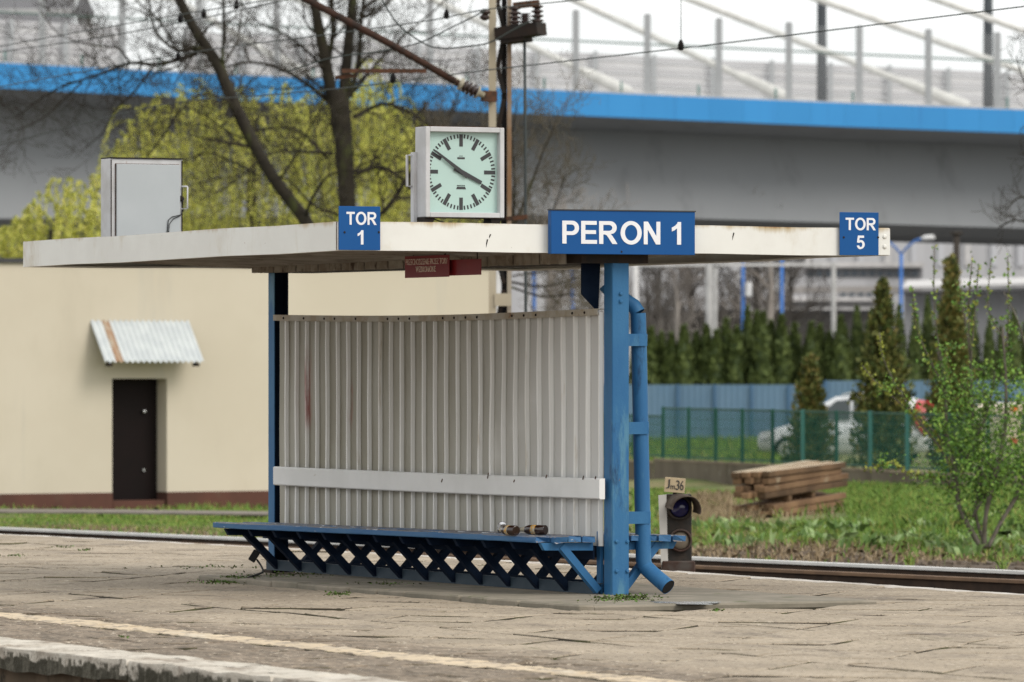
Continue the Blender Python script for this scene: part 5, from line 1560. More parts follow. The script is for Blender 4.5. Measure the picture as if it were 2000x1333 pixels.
# ================================================================== CATENARY MAST AND WIRES
def mast():
    dep = 67.0
    base = W((977 - 1000) / FPX * dep, dep, -.5)
    t = thing('catenary_mast', base, 'rusty lattice catenary mast with cream and black channels behind the clock', 'mast')
    k = dep / FPX
    def Pm(px, py, o=0.0): return U(px, py, dep + o)
    T = Matrix.Rotation(ANGV, 4, 'Z')
    ztop = CAMZ + (HOR + 260) * k
    def chan(px0, px1, mat, o, name, yb=1093, flange=None):
        m = MB()
        l0, l1 = (px0 - 1000) * k, (px1 - 1000) * k
        z0, z1 = -.5, ztop
        m.box((l0, dep + o, z0), (l1, dep + o + .012, z1), T=T)
        m.box((l0, dep + o + .012, z0), (l0 + .012, dep + o + .07, z1), T=T); m.box((l1 - .012, dep + o + .012, z0), (l1, dep + o + .07, z1), T=T)
        m.build(name, mat, t)
    chan(954.5, 969, MASTC, 0, 'channel')
    chan(979.5, 990, MASTD, .10, 'channel')
    chan(990.5, 999, MASTR, .08, 'flange')
    y = -240
    i = 0
    while y < 1060:
        a, b = (972, 984) if i % 2 == 0 else (984, 972)
        m = MB(); m.bar(Pm(a, y, .06), Pm(b, y + 62 if i % 2 else y + 50, .06), .012, .05); m.build('lacing_bar', DARKST, t)
        y += 62; i += 1
    m = MB(); a = Pm(966, 577, -.02); m.box(((966 - 1000) * k, dep - .02, a.z - .12), ((999 - 1000) * k, dep - .008, a.z + .02), T=T); m.build('white_band', MASTC, t)
    # cantilever tube with insulator
    m = MB(); m.tube([Pm(585, -8, -.9), Pm(760, 85, -.5), Pm(895, 163, -.25)], .040, 8); ct = m.build('cantilever_arm', M('rusty_tube', (.06, .028, .018), (.028, .019, .015), rough=.85, scale=9), t)
    p, q = Pm(888, 159, -.25), Pm(945, 187, -.15)
    prof = [(0, .05)]
    L = (q - p).length
    for j in range(5): prof += [(L * (.15 + j * .14), .04), (L * (.18 + j * .14), .075), (L * (.24 + j * .14), .075), (L * (.27 + j * .14), .04)]
    m = MB(); m.lathe(prof + [(L, .035)], p, q - p, 10, mis=[1] * 4 + [0] * 14 + [1] * 3); m.build('insulator', [INSUL, INSUC], ct)
    m = MB(); m.bar(Pm(942, 188, -.12), Pm(968, 189, -.06), .1, .12); m.build('arm_bracket', RUST, ct)
    m = MB(); m.bar(Pm(668, 139, -.55), Pm(832, 139, -.35), .05, .045); m.bar(Pm(690, 139, -.5), Pm(690, 168, -.5), .07, .07); m.bar(Pm(696, 148, -.5), Pm(655, 152, -.5), .04, .04); m.build('registration_arm', RUST, t)
    # pole-top switch with insulators
    m = MB(); m.bar(Pm(975, 68, .05), Pm(1058, 56, -.15), .28, .14); m.bar(Pm(985, 72, .05), Pm(1030, 66, -.05), .3, .17); sw = m.build('switch_frame', DARKST, t)
    m = MB(); m.bar(Pm(1003, 12, -.05), Pm(1053, 6, -.1), .09, .07); m.build('switch_bar', RUST, sw)
    for (px, y0, y1) in ((1006, 50, 10), (1026, 46, 24), (1050, 48, 6)):
        p, q = Pm(px, y0, -.06), Pm(px - 1, y1, -.06); L = (q - p).length
        prof = [(0, .07)]
        for j in range(4): prof += [(L * (.08 + j * .22), .035), (L * (.14 + j * .22), .07), (L * (.2 + j * .22), .07), (L * (.24 + j * .22), .035)]
        m = MB(); m.lathe(prof, p, q - p, 10); m.build('insulator', INSUL, sw)
    m = MB(); p, q = Pm(948, 18, -.1), Pm(946, 40, -.1); m.lathe([(0, .03), (.02, .06), (.05, .06), (.06, .03), (.09, .06), (.11, .05), (.13, .02)], p, q - p, 10); m.build('insulator', INSUL, t)
    m = MB(); m.tube([Pm(1024.5, 78, -.1), Pm(1026, 250, -.1), Pm(1027, 700, -.1), Pm(1027, 1000, -.1)], .017, 6); m.build('operating_rod', GREYT, t)
    m = MB(); m.bar(Pm(990, 428, -.05), Pm(1030, 424, -.1), .05, .05); m.build('rod_guide', RUST, t)
    m = MB(); m.bbox(tuple(base + Vector((-.5, -.5, -.3))), tuple(base + Vector((.5, .5, .02))), .05); m.build('foundation', CONC, t)
mast()
def wire(label, pts, X=None, dep=None, r=.008, name='overhead_wire', clamps=()):
    f = (lambda a, b: onX(a, b, X)) if X else (lambda a, b: U(a, b, dep))
    P = [f(a, b) for a, b in pts]
    t = thing(name, P[0], label, 'overhead wire', 'overhead wires')
    m = MB(); m.tube([Vector(p) for p in smooth_path([tuple(p) for p in P], 6)], r, 5, 0, cap=True); m.build('wire', WIRE, t)
    for (a, b, up) in clamps:
        c = f(a, b); m = MB(); m.lathe([(-.02, .02), (0, .035), (.05, .03), (.09, .01)], c, (0, 0, 1), 7); m.build('clamp', MASTD, t)
        if up: m = MB(); m.tube([c, Vector((c.x, c.y, c.z + up))], .004, 4); m.build('dropper', WIRE, t)
    return t
wire('long contact wire crossing in front of the bridge and mast', [(-60, 300), (298, 209), (511, 187), (702, 169), (955, 137), (1345, 93), (1650, 56), (2000, 13), (2200, -12)], X=28.6, r=.007, clamps=[(1330, 95, 1.1), (768, 159, 0)])
wire('straight wire from the leaning tree up to the mast top', [(-60, 184), (0, 170), (382, 102), (640, 68), (842, 40), (950, 19), (1133, 0), (1300, -18)], X=28.9, r=.007, clamps=[(872, 34, 1.0), (348, 115, 0)])
wire('upper wire of the close pair at the slate roof', [(-60, 104), (0, 91), (200, 55), (508, 3), (620, -16)], X=28.2, r=.007)
wire('lower wire of the close pair at the slate roof, with clamps', [(-60, 112), (0, 102), (200, 73), (400, 35), (560, 0), (650, -20)], X=28.4, r=.007, clamps=[(352, 41, 0), (398, 32, 0), (462, 15, 0)])
wire('slack jumper wire looping below the pole top switch', [(735, -20), (775, 45), (826, 84), (862, 95), (905, 92), (955, 84), (1000, 60), (1048, 35)], dep=66.7, r=.009)
wire('slack wire sagging from the mast insulator into the trees', [(560, 140), (650, 113), (740, 101), (818, 84), (880, 55), (947, 22)], dep=66.8, r=.008)

# ---- dwarf shunting signal
def signal():
    dep = 48.4
    k = dep / FPX
    base = U(1325, 1118, dep); base.z = -.30
    t = thing('dwarf_signal', base, 'black dwarf signal with blue lens, white side strip and Jm36 plate', 'signal', rz=ANGV, local=True)
    def L(px, py): return (px - 1325) * k, CAMZ + (HOR - py) * k + .30
    x0, z1 = L(1302, 966); x1, z0 = L(1351, 1098)
    m = MB()
    m.bbox((x0, 0, z0), (x1, .20, z1), .006); m.build('housing', SIGK, t)
    a0, c1 = L(1285, 968); a1, c0 = L(1302, 1104)
    m = MB(); m.prism([(a0 + .004, -.005, c1), (a1 - .002, -.005, c1 + .006), (a1 + .012, -.005, c0), (a0 + .026, -.005, c0)], (0, .05, 0)); m.build('white_strip', SIGW, t)
    f0, g1 = L(1300, 1096); f1, g0 = L(1358, 1150)
    m = MB(); m.bbox((f0 - .03, -.02, 0), (f1, .24, g1), .01); m.build('foot', SIGFT, t)
    for (px, py, r, mt, dome) in ((1327, 992, .083, LENSB, .045), (1329, 1056, .078, LENSW, .02)):
        x, z = L(px, py)
        m = MB(); m.lathe([(0, r * 1.22), (.03, r * 1.2), (.035, r * 1.02), (.01, r * .98)], (x, 0, z), (0, -1, 0), 24); rg = m.build('lens_ring', SIGK if mt is LENSB else SIGFT, t)
        m = MB(); m.lathe([(.008, r), (.008 + dome * .45, r * .85), (.008 + dome * .8, r * .55), (.008 + dome, r * .05)], (x, 0, z), (0, -1, 0), 20); m.build('lens', mt, rg)
    x, z = L(1327, 992)
    m = MB(); n = 16; R = .118
    for i in range(n + 1):
        a = rad(-18 + 196 * i / n)
        for (rr, y) in ((R, 0), (R, -.21 + .05 * abs(math.cos(a))), (R - .006, -.21 + .05 * abs(math.cos(a))), (R - .006, 0)):
            m.v.append((x + rr * math.cos(a) - y * .34, y, z + rr * math.sin(a) + y * .10))
    for i in range(n):
        for q in range(4):
            q2 = (q + 1) % 4
            m.face((i * 4 + q, i * 4 + q2, i * 4 + 4 + q2, i * 4 + 4 + q), 0, True)
    m.face((0, 1, 2, 3)); m.face([n * 4 + j for j in (3, 2, 1, 0)])
    vo = m.build('visor', VISOR, t)
    x, z = L(1318, 948)
    T = Matrix.Translation((x, -.01, z)) @ Matrix.Rotation(rad(4.5), 4, 'Y')
    hw, hh = 20 * k, 14.5 * k
    m = MB(); m.bbox((-hw, -.006, -hh), (hw, .006, hh), .002, T=T); pl = m.build('number_plate', SIGO, t)
    pl['_local'] = 1
    Tt = T @ basis((1, 0, 0), (0, 0, 1), (0, -1, 0), (0, 0, 0))
    text_mesh('lettering', 'J', .075, Tt @ Matrix.Translation((-.056, .006, .008)), DIALK, pl, bold=0.0, width=.030)
    text_mesh('lettering', 'm', .030, Tt @ Matrix.Translation((-.016, -.018, .008)), DIALK, pl, bold=0.0, width=.036)
    text_mesh('lettering', '3', .078, Tt @ Matrix.Translation((.023, .002, .008)), DIALK, pl, bold=0.0, width=.029)
    text_mesh('lettering', '6', .078, Tt @ Matrix.Translation((.057, .002, .008)), DIALK, pl, bold=0.0, width=.029)
    m = MB(); m.bar((x, .02, z - hh - .05), (x, .02, z), .03, .01, up=(0, 1, 0)); m.build('plate_bracket', SIGK, t)
signal()

# ================================================================== SHELTER
YF = 36.45
sh = thing('platform_shelter', (18.64, 39.5, 0), 'blue posted platform shelter with flat white canopy and corrugated wall', 'shelter')
NL, NR, FL, FR = Vector((16.47, YF, 0)), Vector((20.71, YF, 0)), Vector((16.60, 42.5, 0)), Vector((20.84, 42.5, 0))
ZT, ZB = 2.56, 2.367
def zc(v, base): return base - .020 * (v.y - YF) / 6.05
def canopy_pt(u, v, z):
    """u across 0..1 from the left, v along 0..1"""
    a = NL.lerp(NR, u); b = FL.lerp(FR, u); p = a.lerp(b, v)
    return Vector((p.x, p.y, z - .020 * v))
# fascia strips, each a long channel with a returned lip
def fascia(p, q, inward, nm='fascia'):
    m = MB()
    p, q = Vector(p), Vector(q)
    n = Vector(inward)
    prof = [(0, ZB), (0, ZT), (.05, ZT), (.05, ZT - .012), (.012, ZT - .012), (.012, ZB + .012), (.06, ZB + .012), (.06, ZB)]
    N = 6
    for i in range(N + 1):
        b = p.lerp(q, i / N)
        wob = .004 * math.sin(i * 2.1)
        for (o, z) in prof:
            c = b + n * o; m.v.append((c.x, c.y, zc(c, z) + (wob if 0 < i < N else 0)))
    k = len(prof)
    for i in range(N):
        for j in range(k):
            j2 = (j + 1) % k
            m.face((i * k + j, i * k + j2, (i + 1) * k + j2, (i + 1) * k + j))
    m.face(range(k - 1, -1, -1)); m.face(range(N * k, N * k + k))
    return m.build(nm, FASC, sh)
fascia(NL + Vector((.014, 0, 0)), NR - Vector((.014, 0, 0)), (0, 1, 0))
fascia(FL, NL + Vector((0, .002, 0)), (1, 0, 0))
fascia(NR + Vector((0, .002, 0)), FR, (-1, 0, 0))
fascia(FR - Vector((.014, 0, 0)), FL + Vector((.014, 0, 0)), (0, -1, 0))
for (x, s) in ((NL.x + .055, 1), (NR.x - .045, 1)):          # riveted corner plates
    m = MB(); m.bbox((x - .05, YF - .012, ZB + .002), (x + .045, YF - .001, ZT - .004), .002); cp = m.build('corner_plate', FASC, sh)
    for z in (2.43, 2.50):
        m = MB(); m.lathe([(0, .016), (.006, .015), (.010, .008)], (x, YF - .012, z), (0, -1, 0), 10); m.build('bolt', FASC, cp)
    m = MB(); m.box((x - .053, YF - .006, ZB + .004), (x - .050, YF - .001, ZT - .004)); m.build('rust_seam', RUST, cp)
# small tears in the fascia paint
m = MB()
for (px, y0, y1) in ((952, 468, 484), (958, 458, 466), (1433, 455, 470)):
    p = U(px, y0, 40.5); X = p.x; z = p.z; X = onX(px, y0, 18.0).x
    l = (px - 1000) / FPX; dep = YF / (cT - l * sT); a = U(px, y0, dep); b = U(px - 4, y1, dep)
    m.bar(a + Vector((0, -.003, 0)), b + Vector((0, -.003, 0)), .004, .008)
m.build('scratches', DARKST, sh, kind='stuff')
# roof deck and ribbed underside sloping to the middle gutter
m = MB()
m.prism([canopy_pt(.012, .008, ZT - .03), canopy_pt(.988, .008, ZT - .03), canopy_pt(.988, .992, ZT - .03), canopy_pt(.012, .992, ZT - .03)], (0, 0, .012)); m.build('roof_sheet', ROOFM, sh)
for (u0, u1) in ((.018, .44), (.982, .56)):
    m = MB(); N = 46
    for i in range(N * 2 + 1):
        v = .012 + .976 * i / (N * 2); h = .022 * (i % 2)
        a = canopy_pt(u0, v, 2.43 + h); b = canopy_pt(u1, v, 2.368 + h)
        m.v += [tuple(a), tuple(b)]
    for i in range(N * 2): m.face((i * 2, i * 2 + 1, i * 2 + 3, i * 2 + 2))
    m.build('underside_sheet', UNDER, sh)
m = MB()
m.prism([canopy_pt(.44, .01, 2.30), canopy_pt(.56, .01, 2.30), canopy_pt(.56, .99, 2.335), canopy_pt(.44, .99, 2.335)], (0, 0, .09)); m.build('gutter', DARKST, sh)
for i in range(13):                             # ribbed skirting plates beneath the gutter side
    v0, v1 = .03 + i * .072, .03 + i * .072 + .069
    m = MB(); N = 6
    for j in range(N + 1):
        v = v0 + (v1 - v0) * j / N; o = .0036 * (j % 2)
        dz = random.uniform(-.004, .004)
        a = canopy_pt(.425 - o, v, 2.292 + .04 * v + (dz if j else 0)); b = canopy_pt(.425 - o, v, 2.375)
        m.v += [tuple(a), tuple(b)]
    for j in range(N): m.face((j * 2, j * 2 + 1, j * 2 + 3, j * 2 + 2))
    off = len(m.v)
    m.v += [(x + .006, y, z) for x, y, z in m.v[:off]]
    for j in range(N): m.face((off + j * 2 + 2, off + j * 2 + 3, off + j * 2 + 1, off + j * 2))
    m.build('skirting_plate', GUTTER, sh)
# cross beams
for v in (.06, .35, .65, .97):
    m = MB(); m.bar(canopy_pt(.03, v, 2.49), canopy_pt(.43, v, 2.44), .05, .06); m.bar(canopy_pt(.97, v, 2.49), canopy_pt(.57, v, 2.44), .05, .06); m.build('cross_beam', DARKST, sh)
# posts
m = MB(); m.bbox((18.575, 36.52, 0), (18.705, 36.65, 2.37), .006); post = m.build('post', BLUE, sh)
for (px, py) in ((1212, 574), (1212, 589), (1204, 1058), (1225, 1058), (1204, 1116), (1225, 1116)):
    l = (px - 1000) / FPX; dep = 36.52 / (cT - l * sT); p = U(px, py, dep)
    m = MB(); m.lathe([(-.003, .013), (.010, .013), (.014, .008)], p, (0, -1, 0), 8, sm=False); m.build('bolt', BLUE, post)
m = MB(); m.bbox((18.55, 36.49, -.0), (18.73, 36.68, .028), .006); m.build('foot_plate', DARKST, post)
m = MB(); m.bbox((18.575, 36.70, .02), (18.60, 36.76, .46), .003); m.build('wall_cleat', BLUE, post)
m = MB(); m.prism([(18.46, 36.75, 2.32), (18.46, 36.75, 2.09), (18.585, 36.75, 1.97), (18.60, 36.75, 2.32)], (0, .02, 0)); m.build('gusset', NAVY, post)
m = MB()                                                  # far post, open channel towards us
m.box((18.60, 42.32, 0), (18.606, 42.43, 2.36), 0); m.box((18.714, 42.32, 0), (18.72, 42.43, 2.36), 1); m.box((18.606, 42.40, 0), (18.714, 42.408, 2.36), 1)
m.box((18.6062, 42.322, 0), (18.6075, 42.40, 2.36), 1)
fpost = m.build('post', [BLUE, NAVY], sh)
m = MB(); m.bbox((18.57, 42.28, 0), (18.75, 42.46, .028), .006); m.build('foot_plate', DARKST, fpost)
# corrugated wall
def wall_sag(Y):
    u = (Y - 36.66) / 5.5
    return -.024 * math.sin(math.pi * u)
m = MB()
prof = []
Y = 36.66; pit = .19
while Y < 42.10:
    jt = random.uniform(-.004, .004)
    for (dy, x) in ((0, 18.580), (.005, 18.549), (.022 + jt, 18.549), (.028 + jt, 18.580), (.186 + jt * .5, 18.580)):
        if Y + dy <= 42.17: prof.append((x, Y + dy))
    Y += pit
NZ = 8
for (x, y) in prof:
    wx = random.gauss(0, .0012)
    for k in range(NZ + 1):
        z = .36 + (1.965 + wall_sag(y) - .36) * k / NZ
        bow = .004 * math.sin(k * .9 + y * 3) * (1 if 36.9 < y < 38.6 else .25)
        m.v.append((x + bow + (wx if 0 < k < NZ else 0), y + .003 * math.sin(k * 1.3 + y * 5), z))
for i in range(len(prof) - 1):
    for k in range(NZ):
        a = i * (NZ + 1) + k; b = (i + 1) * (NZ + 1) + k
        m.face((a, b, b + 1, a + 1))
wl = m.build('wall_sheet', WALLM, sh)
md = wl.modifiers.new('thickness', 'SOLIDIFY'); md.thickness = .003; md.offset = 1
m = MB()
N = 14
for i in range(N + 1):
    y = 36.66 + (42.18 - 36.66) * i / N; s = wall_sag(y)
    for (x, z) in ((18.530, 1.945), (18.530, 1.99), (18.60, 1.99), (18.60, 1.984), (18.536, 1.984), (18.536, 1.945)): m.v.append((x, y, z + s))
for i in range(N):
    for j in range(6):
        j2 = (j + 1) % 6; m.face((i * 6 + j2, i * 6 + j, (i + 1) * 6 + j, (i + 1) * 6 + j2))
m.face(range(6)); m.face([N * 6 + j for j in range(5, -1, -1)])
tr = m.build('wall_trim', TRIM, sh)
m = MB(); Y = 36.85
while Y < 42.1:
    m.lathe([(0, .010), (.006, .009), (.008, .004)], (18.530, Y, 1.966 + wall_sag(Y)), (-1, 0, 0), 6); Y += random.choice((.19, .19, .38, .57))
m.build('screws', DARKST, tr, kind='stuff')
m = MB(); N = 12
for i in range(N + 1):
    y = 36.558 + (42.10 - 36.558) * i / N; s = .10 * wall_sag(y) * 2.2
    for (x, z) in ((18.495, .692), (18.495, .818), (18.503, .826), (18.538, .826), (18.538, .684), (18.503, .684)): m.v.append((x, y, z + s))
for i in range(N):
    for j in range(6):
        j2 = (j + 1) % 6; m.face((i * 6 + j2, i * 6 + j, (i + 1) * 6 + j, (i + 1) * 6 + j2))
m.face(range(6)); m.face([N * 6 + j for j in range(5, -1, -1)])
bb = m.build('backrest_board', BOARD, sh)
m = MB()
for (px, y0, y1) in ((864, 936, 942), (954, 924, 935), (1068, 928, 934), (1140, 930, 937), (1164, 931, 936), (1005, 938, 942)):
    a = onX(px, y0, 18.493); b = onX(px - 2, y1, 18.493); m.bar(a, b, .003, .010)
m.build('chips', RUST, bb, kind='stuff')
# downpipe
dp = MB()
path = [(18.66, 36.80, 2.16), (18.70, 36.78, 2.11), (18.815, 36.66, 2.005), (18.835, 36.64, 1.96), (18.838, 36.64, 1.9), (18.872, 36.63, .26), (18.882, 36.625, .215), (18.91, 36.56, .165), (18.965, 36.44, .080)]
dp.tube(path[:4] , .052, 16, cap=False)
dp.tube(path[3:7], .054, 16, cap=False)
dp.tube(path[6:], [.054, .054, .056], 16, cap=False)
dp.tube([path[-1], tuple(Vector(path[-1]).lerp(Vector(path[-2]), .25))], .050, 16, 1, cap=True)  # black plug painted as the shade inside the outlet
dpo = dp.build('downpipe', [BLUE, CARK], sh)
for z in (1.775, 1.17, .555):
    m = MB(); x = 18.838 + (1.9 - z) * .0207
    m.box((18.706, 36.574, z - .042), (x + .03, 36.58, z + .042)); m.tube([(x, 36.637, z - .04), (x, 36.637, z + .04)], .058, 16); m.build('pipe_clamp', BLUE, dpo)

# ---- bench fixed between the posts
bn = thing('double_bench', (18.64, 39.5, 0), 'long peeling blue plank bench on both sides of the shelter wall', 'bench')
def seat_z(Y): return .432 - .0062 * (Y - 36.6)
def plank(x0, x1, y0, y1, th=.042, ragged=0.0, dzs=0.0):
    m = MB(); N = 10
    for i in range(N + 1):
        y = y0 + (y1 - y0) * i / N
        z = seat_z(y) + dzs + random.uniform(-.0015, .0015)
        e = ragged if i == 0 else 0
        xr = random.uniform(-.002, .002)
        for (x, zz) in ((x0 + .004, z - th), (x0, z - th + .005), (x0 + xr, z - .006), (x0 + .006, z), (x1 - .006, z), (x1, z - .006), (x1, z - th + .005), (x1 - .004, z - th)):
            m.v.append((x, y + e * random.uniform(-1, 1), zz + (e * random.uniform(-.3, .3))))
    for i in range(N):
        for j in range(8):
            j2 = (j + 1) % 8; m.face((i * 8 + j2, i * 8 + j, (i + 1) * 8 + j, (i + 1) * 8 + j2))
    m.face(range(8)); m.face([N * 8 + j for j in range(7, -1, -1)])
    return m.build('plank', PLANK, bn)
for i, x in enumerate((18.075, 18.182, 18.289, 18.396)):
    plank(x, x + .099, 36.62 + (.07 if i == 0 else random.uniform(-.015, .03)), 42.29 - .04 * i, ragged=.02 if i < 2 else .008, dzs=random.uniform(-.003, .003))
for i, x in enumerate((18.76, 18.867, 18.974, 19.081)):
    plank(x, x + .094, 36.60 + random.uniform(-.02, .03), 42.2, ragged=.012, dzs=random.uniform(-.004, .004))
BNAVY = [NAVY, BLUE]
fr = MB()
for side in (-1, 1):
    for i in range(13):
        Y = 42.12 - i * .453
        zt = seat_z(Y) - .045
        xo, xi = (18.26, 18.545) if side < 0 else (19.0, 18.735)
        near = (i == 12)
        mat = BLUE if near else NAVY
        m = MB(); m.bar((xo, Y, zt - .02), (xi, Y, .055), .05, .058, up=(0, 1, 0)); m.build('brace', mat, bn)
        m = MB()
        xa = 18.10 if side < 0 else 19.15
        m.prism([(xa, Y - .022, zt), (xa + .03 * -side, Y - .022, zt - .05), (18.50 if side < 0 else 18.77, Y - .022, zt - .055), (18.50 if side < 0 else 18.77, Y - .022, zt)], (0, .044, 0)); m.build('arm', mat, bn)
    x = 18.535 if side < 0 else 18.745
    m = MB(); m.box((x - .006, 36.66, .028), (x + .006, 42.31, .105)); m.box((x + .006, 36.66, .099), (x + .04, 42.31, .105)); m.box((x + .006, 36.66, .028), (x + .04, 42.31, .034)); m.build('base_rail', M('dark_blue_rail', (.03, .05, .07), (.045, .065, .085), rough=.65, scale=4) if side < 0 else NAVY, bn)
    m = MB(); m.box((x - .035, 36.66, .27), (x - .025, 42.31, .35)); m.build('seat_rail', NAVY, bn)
# junction box and cable at the far brace
jb = thing('junction_box', U(496, 1086, 45.5), 'small dark junction box with a bent conduit on the end brace of the bench', 'junction box')
p = Vector(jb['_w'])
T = Matrix.Translation(p) @ Matrix.Rotation(ANGV, 4, 'Z') @ Matrix.Rotation(rad(32), 4, 'Y')
m = MB(); m.bbox((-.025, -.03, -.045), (.03, .03, .045), .005, T=T); m.build('box', CARK, jb)
m = MB(); m.tube([U(502, 1094, 45.5), U(509, 1104, 45.4), U(514, 1114, 45.2), U(512, 1119, 44.9), U(495, 1125, 44.5), G(470, 1134, .02)], .008, 6); m.build('conduit', CABLE, jb)

# ================================================================== SIGNS
def sign_plate(nm, label, X0, X1, z0, z1, th, cat='sign', group=None):
    t = thing(nm, ((X0 + X1) / 2, YF - .02, (z0 + z1) / 2), label, cat, group)
    m = MB(); m.bbox((X0, YF - .02 - th, z0), (X1, YF - .02, z1), .0015); m.build('panel', SIGNB, t)
    return t
def at_sign(px, py, Yp):
    l = (px - 1000) / FPX; dep = Yp / (cT - l * sT); return U(px, py, dep)
R3 = ((1, 0, 0), (0, 0, 1), (0, -1, 0))
t = sign_plate('platform_sign', 'wide blue sign reading PERON 1 in white above the near post', 18.04, 19.14, 2.357, 2.652, .05)
m = MB(); m.box((18.035, YF - .075, 2.652), (19.145, YF - .018, 2.660)); m.build('top_edge', DGREY, t)
c = (at_sign(1098, 455, YF - .07) + at_sign(1330, 455, YF - .07)) / 2
glyph_mesh('lettering', 'PERON 1', .161, basis(*R3, (c.x, YF - .0712, c.z)), WHITEP, t, width=(at_sign(1330, 455, YF - .07) - at_sign(1098, 455, YF - .07)).x)
m = MB(); p = at_sign(1214, 492, YF - .07); m.lathe([(0, .007), (.004, .006)], p, (0, -1, 0), 8); m.build('screw', DARKST, t)
for (nm, lab, x0, x1, zt, zb, n, pc, py1, py2) in (('track_sign', 'small square blue TOR sign with the number 1 at the canopy corner by the clock', 16.48, 16.785, 2.663, 2.37, '1', 706, 427, 464), ('track_sign', 'small square blue TOR sign with the number 5 at the canopy corner before the conifers', 20.30, 20.61, 2.666, 2.367, '5', 1681, 438, 474)):
    t = sign_plate(nm, lab, x0, x1, zb, zt, .006, group='small track number signs')
    Yp = YF - .0262
    wpx = 59
    a = at_sign(pc - wpx / 2, py1, Yp); b = at_sign(pc + wpx / 2, py1, Yp); c = (a + b) / 2
    glyph_mesh('lettering', 'TOR', .089, basis(*R3, (c.x, Yp, c.z)), WHITEP, t, width=(b - a).x)
    c = at_sign(pc - (2 if n == '1' else 0), py2, Yp)
    glyph_mesh('lettering', n, .096, basis(*R3, (c.x, Yp, c.z)), WHITEP, t)
    for px in (pc - 33, pc + 34):
        m = MB(); p = at_sign(px, py2 - 10, Yp); m.lathe([(0, .008), (.004, .007)], p, (0, -1, 0), 8); m.build('screw', DARKST, t)
# red warning plates hung below the gutter, facing the track
def red_plate(nm, lab, y0, y1, z0, z1, X):
    t = thing(nm, (X, (y0 + y1) / 2, z1), lab, 'sign', 'red plates below the canopy')
    m = MB(); m.bbox((X, y0, z0), (X + .004, y1, z1), .001); m.build('panel', REDP, t)
    for y in (y0 + .1, y1 - .1):
        m = MB(); m.tube([(X + .02, y, z1 - .02), (X + .02, y, z1 + .08)], .004, 5); m.build('hanger', DARKST, t)
    return t
t = red_plate('warning_sign', 'dark red plate with faded lettering hanging below the canopy', 37.70, 38.43, 2.218, 2.372, 17.90)
RX = ((0, -1, 0), (0, 0, 1), (-1, 0, 0))
text_mesh('lettering', 'PRZECHODZENIE PRZEZ TORY', .042, basis(*RX, (17.8985, 38.065, 2.330)), FADED, t, bold=.012, width=.69)
text_mesh('lettering', 'WZBRONIONE', .042, basis(*RX, (17.8985, 38.08, 2.277)), FADED, t, bold=.012, width=.33)
red_plate('warning_sign', 'plain dark red plate overlapped by the lettered red plate', 37.25, 37.98, 2.226, 2.336, 17.93)

